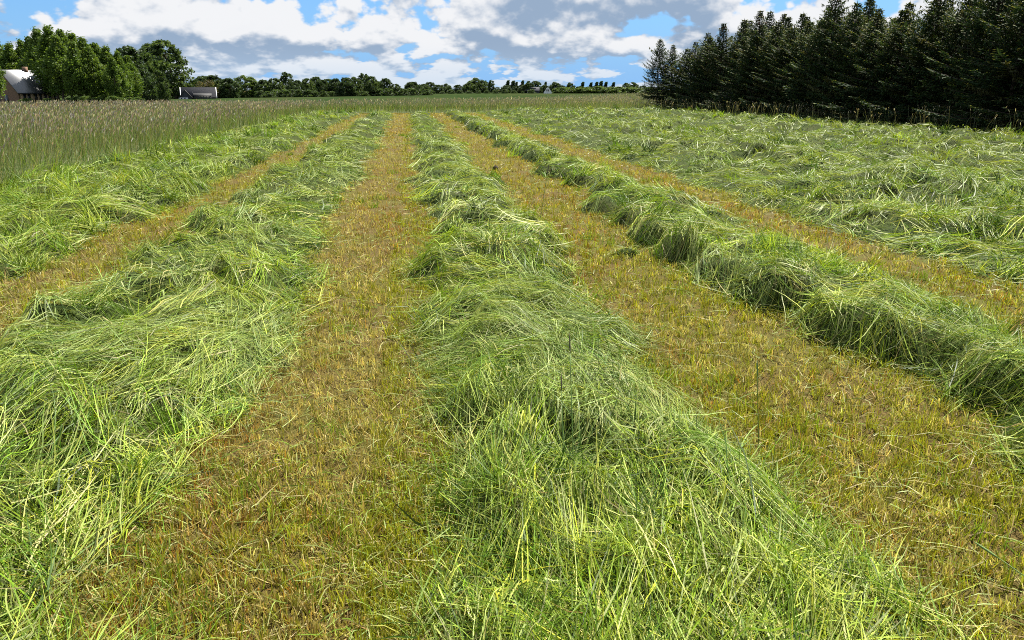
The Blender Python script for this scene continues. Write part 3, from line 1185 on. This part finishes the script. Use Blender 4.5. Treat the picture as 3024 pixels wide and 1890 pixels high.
class Kind:
    """first use takes the prototype itself, then copies"""
    def __init__(self, obj, H):
        self.o, self.H, self.used = obj, H, False

    def put(self, u, v, height, wscale, label, cat, group, rz=None, dz=0.0):
        k = height / self.H
        loc = (u, v, float(terrain(u, v)) + dz)
        rz = random.uniform(0, 6.28) if rz is None else rz
        sc = (k * wscale, k * wscale, k)
        if not self.used:
            self.used = True
            o = self.o
            o.location, o.rotation_euler, o.scale = loc, (0, 0, rz), sc
        else:
            o = copy_thing(self.o, loc, rz, sc)
        return tag(o, label, cat, group)


POP = [Kind(broadleaf('poplar_tree', 14, 6.6, 0.17, 140, 90, 0.32, POPC, trng, shape='poplar', clump_r=0.15), 14) for _ in range(3)]
GT = 'poplars behind the brick house'
POPS = [(-10, 44, 140), (2, 36, 172), (17, 44, 168), (29, 41, 170), (38, 38, 166), (47, 30, 163), (58, 28, 156), (70, 31, 150), (80, 34, 158), (90, 39, 149), (101, 44, 153), (112, 47, 150), (122, 52, 147), (131, 56, 151),
        (64, 36, 145), (95, 48, 143), (116, 58, 141), (80, 42, 142), (54, 40, 168), (86, 44, 170), (108, 52, 168)]
for i, (px, py, d) in enumerate(POPS):
    u, v = at(px, d)
    h = top_z(py, d) - float(terrain(u, v))
    POP[i % 3].put(u, v, h, random.uniform(0.9, 1.15), 'leafy poplar rising behind the roof of the brick house' if px < 45 else 'leafy poplar in the front of the grove right of the brick house' if d < 152 else 'leafy poplar at the back of the grove right of the brick house', 'poplar', GT)

FLAG = Kind(broadleaf('windswept_tree', 12, 8.5, 0.04, 170, 60, 0.42, MIDC, trng, lean=-0.16, shape='round', clump_r=0.12), 12)
RND = [Kind(broadleaf('broadleaf_tree', 9, 9.5, 0.0, 120, 90, 0.40, c, trng, clump_r=0.13), 9) for c in (DARKC, MIDC, LITC)]
TALL = [Kind(broadleaf('broadleaf_tree', 11, 6.5, 0.04, 100, 90, 0.38, c, trng, clump_r=0.15), 11) for c in (DARKC, MIDC)]
WIND = Kind(broadleaf('windswept_poplar', 9, 3.6, 0.05, 60, 50, 0.45, DARKC, trng, lean=0.30, shape='flag', clump_r=0.20), 9)
BRN = Kind(broadleaf('broadleaf_tree', 7, 7.5, 0.08, 70, 40, 0.32, BRNC, trng, clump_r=0.15), 7)
BUSH = [Kind(broadleaf('bush', 3.2, 4.8, 0.0, 50, 44, 0.36, c, trng, clump_r=0.18), 3.2) for c in (LITC, MIDC)]


def place(kind, px, py, d, ws, label, cat, group, rz=None):
    u, v = at(px, d)
    h = top_z(py, d) - float(terrain(u, v))
    return kind.put(u, v, max(h, 1.0), ws, label, cat, group, rz)


Z1 = lambda x, y: (0.2893 * x * 0.3386, (60 + 0.2893 * y) * 0.3386)
Z2 = lambda x, y: ((560 + 0.2893 * x) * 0.3386, (180 + 0.2893 * y) * 0.3386)
Z3 = lambda x, y: ((1200 + 0.314 * x) * 0.3386, (180 + 0.314 * y) * 0.3386)
# the dark trees right of the grove
place(TALL[0], *Z1(1350, 265), 185, 1.0, 'dark slender tree standing behind the right end of the poplar grove', 'tree', None)
place(TALL[1], *Z1(1480, 275), 240, 1.0, 'dark tree between the poplar grove and the tall rounded windswept tree', 'tree', None)
place(FLAG, *Z1(1790, 205), 290, 1.0, 'tall dense tree with its crown rounded off by the wind', 'tree', None, rz=-0.35)
place(FLAG, *Z1(1640, 240), 302, 0.8, 'dense tree behind the tall wind rounded tree', 'tree', None, rz=-0.2)
place(RND[1], *Z1(1640, 515), 178, 0.62, 'mid green rounded tree in front of the tall wind rounded tree', 'tree', None)
place(RND[2], *Z1(1775, 540), 292, 0.62, 'light green rounded tree left of the long grey barn', 'tree', None)
place(RND[0], *Z1(1460, 500), 160, 0.7, 'small dark tree at the right end of the poplar grove', 'tree', None)
place(BRN, *Z1(2120, 605), 285, 1.1, 'brownish bushy tree behind the long grey barn', 'tree', None)

GL = 'trees along the far field edge'
LABD = 'dark green broadleaved tree in the far treeline'
LABM = 'mid green broadleaved tree in the far treeline'
LABL = 'light green rounded tree in the far treeline'
for x, y, k, ws in ((60, 195, 0, 0.8), (140, 158, 0, 0.9), (250, 150, 0, 0.9), (330, 190, 1, 0.8), (410, 180, 0, 0.9), (580, 152, 2, 1.0), (690, 230, 1, 0.8), (760, 195, 0, 0.9), (870, 178, 1, 0.8),
                    (930, 230, 2, 0.7), (1110, 200, 0, 0.8), (1200, 178, 1, 0.7), (1300, 165, 0, 0.7), (1420, 185, 1, 0.8), (1500, 182, 0, 0.8), (1600, 172, 0, 0.8), (1690, 165, 1, 0.8), (1860, 158, 1, 0.7),
                    (2000, 180, 0, 0.7), (1930, 210, 0, 0.8), (2100, 235, 1, 0.9), (2280, 215, 0, 1.0), (2400, 235, 1, 0.9), (1060, 215, 0, 0.8), (1360, 195, 0, 0.8)):
    place(RND[k], *Z2(x, y), 300 + random.uniform(-12, 25), ws * 1.2, (LABD, LABM, LABL)[k], 'tree', GL)
place(TALL[1], *Z2(1000, 108), 320, 0.9, 'tall tree rising above the far treeline beside the light green rounded tree', 'tree', None)
place(TALL[1], *Z2(1780, 120), 318, 1.0, 'tall airy tree rising above the middle of the far treeline', 'tree', None)
for x, y, k, ws in ((50, 200, 0, 0.9), (130, 225, 1, 0.9), (220, 200, 0, 0.9), (300, 225, 0, 0.9), (370, 213, 1, 0.9), (490, 225, 0, 1.0), (590, 200, 1, 0.9), (660, 160, 1, 0.95), (720, 185, 0, 0.9), (860, 245, 1, 0.8),
                    (940, 230, 0, 1.0), (1040, 235, 0, 1.0), (1150, 205, 0, 1.0), (1210, 190, 0, 0.9), (1300, 225, 0, 0.9), (1400, 205, 0, 0.9), (1460, 230, 0, 0.9), (1545, 212, 0, 0.7), (1640, 245, 0, 1.2), (1760, 248, 0, 1.2), (1880, 248, 0, 1.2), (1990, 250, 0, 1.2), (2065, 207, 0, 0.6), (2130, 200, 1, 0.9), (2220, 235, 0, 1.0)):
    place(RND[k], *Z3(x, y), 590 + random.uniform(-15, 40), ws * 1.35, (LABD, LABM, LABL)[k], 'tree', GL)
place(TALL[1], *Z3(800, 175), 590, 0.8, 'slender tree beside the broad tree in the far treeline', 'tree', None)
for x, y in ((925, 182), (970, 180), (1010, 190), (1055, 178), (1100, 178), (1280, 195), (1350, 195), (1490, 192), (1630, 195), (1700, 193), (1745, 190), (1790, 188), (1840, 193), (1915, 200)):
    y += random.uniform(-4, 9)
    place(WIND, *Z3(x + random.uniform(-8, 8), y), 650 + random.uniform(-8, 8), random.uniform(1.2, 1.7), 'dark windswept poplar leaning above the far treeline', 'poplar', 'leaning poplars of the far treeline', rz=random.uniform(-0.4, 0.3))
GB = 'bushes along the far field edge'
for x in np.linspace(1430, 2330, 20):
    place(BUSH[0], *Z3(x, 250 + random.uniform(-12, 8)), 555 + random.uniform(-6, 6), random.uniform(1.2, 1.9), 'light green bush in the hedge right of the small white house', 'bush', GB)
for x in list(np.linspace(720, 2420, 22)):
    place(BUSH[1], *Z2(x, 300 + random.uniform(-20, 15)), 288 + random.uniform(-6, 6), random.uniform(1.0, 1.5), 'mid green bush at the foot of the far treeline', 'bush', GB)
for x in np.linspace(0, 1180, 15):
    place(BUSH[1], *Z3(x, 280 + random.uniform(-15, 10)), 555 + random.uniform(-6, 6), random.uniform(1.0, 1.5), 'mid green bush at the foot of the far treeline', 'bush', GB)
for x, y in ((700, 795), (790, 780), (880, 775), (970, 790), (1050, 770), (1140, 775), (1230, 790), (1310, 790), (480, 800), (250, 800), (600, 815), (100, 830), (1390, 790)):
    place(BUSH[0], *Z1(x, y), 138 + random.uniform(-4, 4), random.uniform(0.9, 1.3), 'light green shrub at the foot of the poplar grove', 'bush', 'shrubs in front of the poplar grove')

exec_buildings = True
# ----------------------------------------------------------------------------
# buildings
# ----------------------------------------------------------------------------
def gable_solid(L, W, he, hr, x0=0.0, over=0.0):
    """walls of a gabled house: ridge along x, length L, width W"""
    v = [(x0, -W / 2, 0), (x0 + L, -W / 2, 0), (x0 + L, W / 2, 0), (x0, W / 2, 0),
         (x0, -W / 2, he), (x0 + L, -W / 2, he), (x0 + L, W / 2, he), (x0, W / 2, he), (x0, 0, hr), (x0 + L, 0, hr)]
    q = [(0, 1, 5, 4), (2, 3, 7, 6)]
    t = []
    m = MB()
    m.add(v, q, t)
    m.add([v[0], v[4], v[8], v[7], v[3]], [(0, 1, 2, 3)], [(0, 3, 4)])
    m.add([v[1], v[5], v[9], v[6], v[2]], [(3, 2, 1, 0)], [(4, 3, 0)])
    return m


def roof_slabs(L, W, he, hr, ov, th, x0=0.0):
    """two roof slopes with thickness"""
    m = MB()
    sl = (hr - he) / (W / 2)
    for s in (-1, 1):
        ye = s * (W / 2 + ov)
        ze = he - sl * ov
        xa, xb = x0 - ov, x0 + L + ov
        v = [(xa, ye, ze), (xb, ye, ze), (xb, 0, hr), (xa, 0, hr), (xa, ye, ze + th), (xb, ye, ze + th), (xb, -s * 0.0, hr + th), (xa, 0, hr + th)]
        m.add(v, [(0, 1, 2, 3), (4, 7, 6, 5), (0, 4, 5, 1), (1, 5, 6, 2), (3, 7, 4, 0)])
    return m


M_BRICK = noise_mat('brown_brick', (0.16, 0.095, 0.06), (0.24, 0.15, 0.10), 9, 0.9, 6)
M_TAN = noise_mat('tan_brick_pier', (0.40, 0.28, 0.17), (0.50, 0.36, 0.23), 9, 0.9, 6)
M_GLOSSROOF = noise_mat('glazed_roof_tiles', (0.05, 0.052, 0.058), (0.09, 0.092, 0.10), 5, 0.36, 6, spec=1.0)
M_GLOSSROOF.node_tree.nodes['Principled BSDF'].inputs['Coat Weight'].default_value = 1.0
M_GLOSSROOF.node_tree.nodes['Principled BSDF'].inputs['Coat Roughness'].default_value = 0.33
M_SLATE = noise_mat('grey_fibre_cement_roof', (0.035, 0.035, 0.040), (0.065, 0.065, 0.070), 2.2, 0.95, 8, stretch=(3, 1, 1), spec=0.1)
M_BOARD = noise_mat('weathered_boards', (0.05, 0.052, 0.05), (0.085, 0.085, 0.08), 3, 0.9, 6, stretch=(6, 6, 0.5))
M_DARKW = noise_mat('dark_painted_wood', (0.030, 0.033, 0.045), (0.050, 0.053, 0.066), 3, 0.7, 6)
M_WHITE = noise_mat('white_paint', (0.66, 0.67, 0.68), (0.80, 0.80, 0.80), 1.5, 0.6, 5)
M_GLASS = flat_mat('dark_window_glass', (0.015, 0.02, 0.025), 0.08, 0.6)
M_PALEROOF = noise_mat('pale_roof_edge', (0.030, 0.030, 0.030), (0.050, 0.050, 0.048), 2, 0.7, 5)


def brick_house():
    u, v = at(17.5, 150)
    n = np.array([0.882, -0.471])          # long wall faces the field
    rz = math.atan2(n[0], -n[1])         # local -y -> n
    W, L, he, hr = 7.0, 7.8, 2.9, 6.75
    root = empty('brick_house')
    # local frame: ridge along +x away from the camera, long wall on -y; the corner by the field is (0,-W/2)
    ax = np.array([-n[1], n[0]])         # local +x in the world
    org = np.array([u, v]) - n * (-(-W / 2)) * 1.0
    root.location = (org[0], org[1], float(terrain(u, v)))
    root.rotation_euler = (0, 0, math.atan2(ax[1], ax[0]))
    gable_solid(L, W, he, hr).build('wall', M_BRICK, root)
    rf = roof_slabs(L, W, he, hr, 0.35, 0.16).build('roof', M_GLOSSROOF, root)
    g = MB().box(-0.33, L + 0.33, -W / 2 - 0.47, -W / 2 - 0.36, he - 0.42, he - 0.30).build('gutter', M_DARKW, root)
    x = 0.35
    k = 0
    while x < L - 0.5:
        wv = (0.55, 0.30, 0.8, 0.35, 0.45, 0.30)[k % 6]
        MB().box(x, x + wv, -W / 2 - 0.10, -W / 2 + 0.05, 0.0, he - 0.36).build('pier', M_TAN, root)
        w = MB().box(x + wv + 0.02, x + wv + 0.62, -W / 2 - 0.03, -W / 2 + 0.05, 0.75, he - 0.40).build('window', M_GLASS, root)
        MB().box(x + wv + 0.29, x + wv + 0.35, -W / 2 - 0.055, -W / 2 - 0.02, 0.752, he - 0.402).build('glazing_bar', M_DARKW, w)
        MB().box(x + wv + 0.02, x + wv + 0.62, -W / 2 - 0.09, -W / 2 - 0.032, 0.66, 0.748).build('sill', M_TAN, w)
        x += wv + 0.64
        k += 1
    for y0 in (-0.6, 1.6):
        w = MB().box(-0.05, 0.05, y0, y0 + 1.1, 0.5, 2.2).build('window', M_GLASS, root)
        MB().box(-0.08, -0.045, y0 + 0.52, y0 + 0.58, 0.5, 2.2).build('glazing_bar', M_WHITE, w)
    ch = MB().box(L * 0.6, L * 0.6 + 0.7, -0.35, 0.35, hr - 0.5, hr + 0.8).build('chimney', M_BRICK, rf)
    tag(root, 'brown brick house with a steep gleaming roof, half hidden by poplars', 'house')


def barn():
    d = 265
    u0, v0 = at(181, d)
    u1, v1 = at(213, d)
    L = math.hypot(u1 - u0, v1 - v0)
    vd = np.array([u0 + u1, v0 + v1]) / math.hypot(u0 + u1, v0 + v1)
    ax = np.array([vd[1], -vd[0]])         # ridge square to the line from the hay field
    z = float(terrain((u0 + u1) / 2, v0)) + 0.0
    root = empty('barn', (u0, v0, z), math.atan2(ax[1], ax[0]) - 0.03)
    he, hr, W = 0.9, 3.9, 6.0
    o = W / 2
    m = gable_solid(L, W, he, hr)
    wl = m.build('wall', M_BOARD, root)
    roof_slabs(L, W, he, hr, 0.25, 0.12).build('roof', M_SLATE, root)
    for x in (-0.33, L + 0.16):
        q = MB()
        sl = (hr - he) / (W / 2)
        for s in (-1, 1):
            ye, ze = s * (W / 2 + 0.27), he - sl * 0.27
            a = [(x, ye, ze - 0.05), (x + 0.18, ye, ze - 0.05), (x + 0.18, 0, hr - 0.05), (x, 0, hr - 0.05)]
            b = [(p[0], p[1], p[2] + 0.22) for p in a]
            q.add(a + b, [(0, 3, 2, 1), (4, 5, 6, 7), (0, 1, 5, 4), (1, 2, 6, 5), (2, 3, 7, 6), (3, 0, 4, 7)])
        q.build('verge_board', M_WHITE, root)
    # lean-to along the front
    m = MB().box(4.0, 9.4, -W / 2 - 1.2, -W / 2 + 0.02, 0, 1.25)
    m.build('lean_to', M_BOARD, root)
    v = [(3.8, -W / 2 - 1.4, 1.25), (9.6, -W / 2 - 1.4, 1.25), (9.6, -W / 2 + 0.7, 2.0), (3.8, -W / 2 + 0.7, 2.0)]
    v += [(p[0], p[1], p[2] + 0.10) for p in v]
    MB().add(v, [(0, 3, 2, 1), (4, 5, 6, 7), (0, 1, 5, 4), (1, 2, 6, 5), (2, 3, 7, 6), (3, 0, 4, 7)]).build('lean_to_roof', M_PALEROOF, root)
    for k in range(6):
        MB().box(4.35 + k * 0.85, 4.55 + k * 0.85, -W / 2 - 1.26, -W / 2 - 1.19, 0, 1.2).build('batten', M_DARKW, root)
    # front annex with its own gable
    aw, al, ah, ar = 3.9, 3.2, 0.75, 3.1
    ann = MB()
    x0, yf, yb = -0.6, -W / 2 - 2.2, -W / 2 + 2.4
    xm = x0 + aw / 2
    v = [(x0, yf, 0), (x0 + aw, yf, 0), (x0 + aw, yf, ah), (xm, yf, ar), (x0, yf, ah), (x0, yb, 0), (x0 + aw, yb, 0), (x0 + aw, yb, ah), (xm, yb, ar), (x0, yb, ah)]
    ann.add(v, [(0, 1, 2, 4), (0, 4, 9, 5), (1, 6, 7, 2)], [(4, 2, 3)])
    an = ann.build('annex', M_DARKW, root)
    rr = MB()
    for s in (-1, 1):
        xe = xm + s * (aw / 2 + 0.25)
        ze = ah - (ar - ah) / (aw / 2) * 0.25
        a = [(xe, yf - 0.25, ze), (xe, yb, ze), (xm, yb, ar), (xm, yf - 0.25, ar)]
        b = [(p[0], p[1], p[2] + 0.12) for p in a]
        rr.add(a + b, [(0, 1, 2, 3), (4, 7, 6, 5), (0, 4, 5, 1), (1, 5, 6, 2), (3, 7, 4, 0)])
    rr.build('annex_roof', M_PALEROOF, root)
    MB().box(x0 - 0.2, x0 + 2.7, yf - 0.12, yf - 0.01, 0.02, 0.70).build('white_panel', M_WHITE, an)
    for xx in (0.5, 1.5):
        MB().box(x0 + xx, x0 + xx + 0.45, yf - 0.16, yf - 0.10, 0.30, 0.60).build('window', M_GLASS, an)
    MB().tube([(x0 + aw + 0.45, -W / 2 - 0.2, 1.0), (x0 + aw + 0.35, -W / 2 - 0.2, 2.6)], [0.13, 0.13], 6).build('flue', M_DARKW, root)
    tag(root, 'long low grey roofed barn with white verges and a dark gabled annex', 'barn')


def white_house():
    d = 560
    u, v = at(547.8, d)
    z = float(terrain(u, v)) + 0.1
    dirc = np.array([u, v]) / math.hypot(u, v)
    root = empty('white_house', (u, v, z), math.atan2(dirc[1], dirc[0]))
    W, L, he, hr = 5.8, 8.0, 0.9, 4.7
    gable_solid(L, W, he, hr).build('wall', M_WHITE, root)
    roof_slabs(L, W, he, hr, 0.3, 0.2, 0.35).build('roof', M_DARKW, root)
    for y in (-0.2, 1.0):
        w = MB().box(-0.08, 0.05, y - 0.75, y, 1.6, 3.0).build('window', M_GLASS, root)
        MB().box(-0.12, -0.07, y - 0.41, y - 0.34, 1.6, 3.0).build('glazing_bar', M_WHITE, w)
    tag(root, 'small white gabled house with two upper windows at the far field edge', 'house')
    u, v = at(533, 575)
    r2 = empty('dark_outbuilding', (u, v, float(terrain(u, v)) + 0.1), math.atan2(dirc[1], dirc[0]) - math.pi / 2)
    gable_solid(9, 6, 2.0, 4.3, -4.5).build('wall', M_DARKW, r2)
    rf = roof_slabs(9, 6, 2.0, 4.3, 0.3, 0.2, -4.5).build('roof', M_DARKW, r2)
    MB().box(-1.8, 2.2, -1.3, -0.9, 3.55, 3.95).build('skylight', M_PALEROOF, rf)
    tag(r2, 'low dark outbuilding with a pale skylight strip beside the small white house', 'outbuilding')


brick_house()
barn()
white_house()

# ----------------------------------------------------------------------------
# single stalks that stand out
# ----------------------------------------------------------------------------
M_STALK = flat_mat('green_stalk', (0.10, 0.17, 0.035), 0.55, 0.3)
M_HEADG = flat_mat('green_seed_spike', (0.13, 0.20, 0.06), 0.8, 0.2, 0.3, 200)
M_STRAW = flat_mat('pale_straw', (0.46, 0.42, 0.20), 0.6, 0.3)
M_DARKH = flat_mat('dark_seed_head', (0.075, 0.07, 0.035), 0.8, 0.2, 0.3, 120)
M_CLOD = noise_mat('dark_soil', (0.02, 0.015, 0.010), (0.05, 0.038, 0.025), 30, 0.95)


def spike_stalk(name, p0, p1, sag, rad, head_len, head_rad, ms, mh, label, leaf=True):
    """stem from p0 to p1 with a seed spike at its end"""
    p0, p1 = np.array(p0, float), np.array(p1, float)
    root = empty(name, tuple(p0))
    t = np.linspace(0, 1, 9)[:, None]
    P = (p1 - p0) * t + np.array([0, 0, 1.0]) * sag * 4 * t * (1 - t)
    MB().tube(P, np.linspace(rad * 1.2, rad * 0.7, 9), 6).build('stem', ms, root, True)
    d = P[-1] - P[-2]
    d /= np.linalg.norm(d)
    hs = np.linspace(0, 1, 7)[:, None]
    H = P[-1] - d * 0.01 + d * head_len * hs
    MB().tube(H, head_rad * np.array([0.35, 0.85, 1, 1, 0.95, 0.75, 0.2]), 8).build('seed_spike', mh, root, True)
    if leaf:
        b = Batch()
        m = P[4]
        hd = np.array([math.atan2(d[1], d[0]) + 0.7])
        upright(b, np.array([m]), hd, np.array([0.7]), np.array([0.8]), np.array([0.16]), np.array([0.006]), np.array([[0.15, 0.24, 0.05]]), 5)
        b.build('leaf', M_CUT, root)
    tag(root, label, 'grass stalk')
    return root


def hz(u, v, dz=0.0):
    return float(hay_surface(np.array([u]), np.array([v]))[0]) + dz


spike_stalk('timothy_stalk', (2.02, 1.62, 0.01), (1.90, 1.93, 0.10), 0.01, 0.0022, 0.085, 0.0042, M_STALK, M_HEADG, 'thick green timothy spike lying slanted on the rusty stubble')
spike_stalk('timothy_stalk', (1.55, 2.95, hz(1.55, 2.95)), (1.53, 3.00, 0.36), 0.0, 0.0018, 0.075, 0.004, M_STALK, M_HEADG, 'short upright green timothy spike at the edge of the tangled row')
spike_stalk('dark_grass_stalk', (1.52, 8.9, 0.02), (1.66, 9.15, 0.62), 0.0, 0.0028, 0.14, 0.006, M_STALK, M_DARKH, 'tall dark stalk standing alone between the tangled row and the stubble', leaf=False)
spike_stalk('dark_grass_stalk', (0.62, 2.70, hz(0.62, 2.70)), (0.66, 3.02, 0.50), 0.0, 0.0024, 0.10, 0.0035, M_STALK, M_DARKH, 'thin dark stalk rising from the tangled row beside the tan stubble strip')
spike_stalk('dark_grass_stalk', (0.56, 2.62, hz(0.56, 2.62)), (0.58, 2.80, 0.42), 0.0, 0.0024, 0.08, 0.0033, M_STALK, M_DARKH, 'thin shorter dark stalk next to the taller one in the tangled row')
spike_stalk('straw_stalk', (0.93, 2.05, hz(0.93, 2.05, 0.02)), (0.90, 2.52, hz(0.90, 2.52, 0.06)), 0.04, 0.0022, 0.06, 0.0028, M_STRAW, M_STRAW, 'long pale straw stalk lying along the top of the tangled row', leaf=False)
spike_stalk('straw_stalk', (3.35, 5.6, hz(3.35, 5.6)), (3.42, 5.75, 0.66), 0.0, 0.002, 0.09, 0.004, M_STRAW, M_STRAW, 'pale upright stalk standing on the high narrow row', leaf=False)


def clump(u, v, rad, n, label):
    root = empty('grass_clump', (u, v, 0))
    m = MB()
    th = np.linspace(0, 2 * math.pi, 13)[:-1]
    rings = [(1.0, -0.01), (0.85, 0.35), (0.55, 0.6), (0.2, 0.7)]
    vv = []
    for k, (a, z) in enumerate(rings):
        for t in th:
            w = rad * a * (0.8 + 0.4 * float(vnoise(3 * math.cos(t) + k, 3 * math.sin(t) + u)))
            vv.append((w * math.cos(t) * 1.3, w * math.sin(t) * 0.8, rad * z))
    q = [(k * 12 + i, k * 12 + (i + 1) % 12, (k + 1) * 12 + (i + 1) % 12, (k + 1) * 12 + i) for k in range(3) for i in range(12)]
    m.add(vv, q)
    m.build('heap', M_MOUND, root, True)
    B = Batch()
    a = RNG.uniform(0, 6.283, n)
    rr = rad * np.sqrt(RNG.random(n))
    x, y = rr * np.cos(a) * 1.3, rr * np.sin(a) * 0.8
    z = rad * 0.7 * np.sqrt(np.clip(1 - (rr / rad) ** 2, 0, 1))
    c = vary(pick(GREENS, GW, n), 0.25)
    upright(B, np.stack([x, y, z - 0.02], 1), RNG.uniform(0, 6.283, n), RNG.uniform(-0.1, 0.7, n), RNG.uniform(0.2, 1.4, n), RNG.uniform(0.06, 0.2, n), RNG.uniform(0.004, 0.007, n), c, 4)
    tag(B.build('cut_blades', M_CUT, root), kind='stuff')
    tag(root, label, 'grass clump')


clump(2.12, 7.15, 0.11, 260, 'small dark clump of cut grass dropped alone on the stubble')


def clod(u, v, r):
    vv, q = [], []
    n, k = 8, 5
    for j in range(k):
        ph = math.pi * (0.06 + 0.88 * j / (k - 1))
        for i in range(n):
            t = 2 * math.pi * i / n
            w = r * (0.75 + 0.5 * float(vnoise(2.2 * math.cos(t) + 9, 2.2 * math.sin(t) + j * 0.9)))
            vv.append((w * math.sin(ph) * math.cos(t), w * math.sin(ph) * math.sin(t), w * 0.8 * math.cos(ph)))
    for j in range(k - 1):
        for i in range(n):
            q.append((j * n + i, j * n + (i + 1) % n, (j + 1) * n + (i + 1) % n, (j + 1) * n + i))
    q.append((0, 1, 2, 3)), q.append((0, 3, 4, 7)), q.append((4, 5, 6, 7))
    o = mesh_obj('soil_clod', vv, q, M_CLOD, None, None, True)
    o.location = (u, v, r * 0.55)
    tag(o, 'small dark clod of soil on the yellow stubble', 'clod')


clod(1.75, 15.8, 0.06)
print('TRIS', sum(sum(len(p.vertices) - 2 for p in m.polygons) for m in bpy.data.meshes))
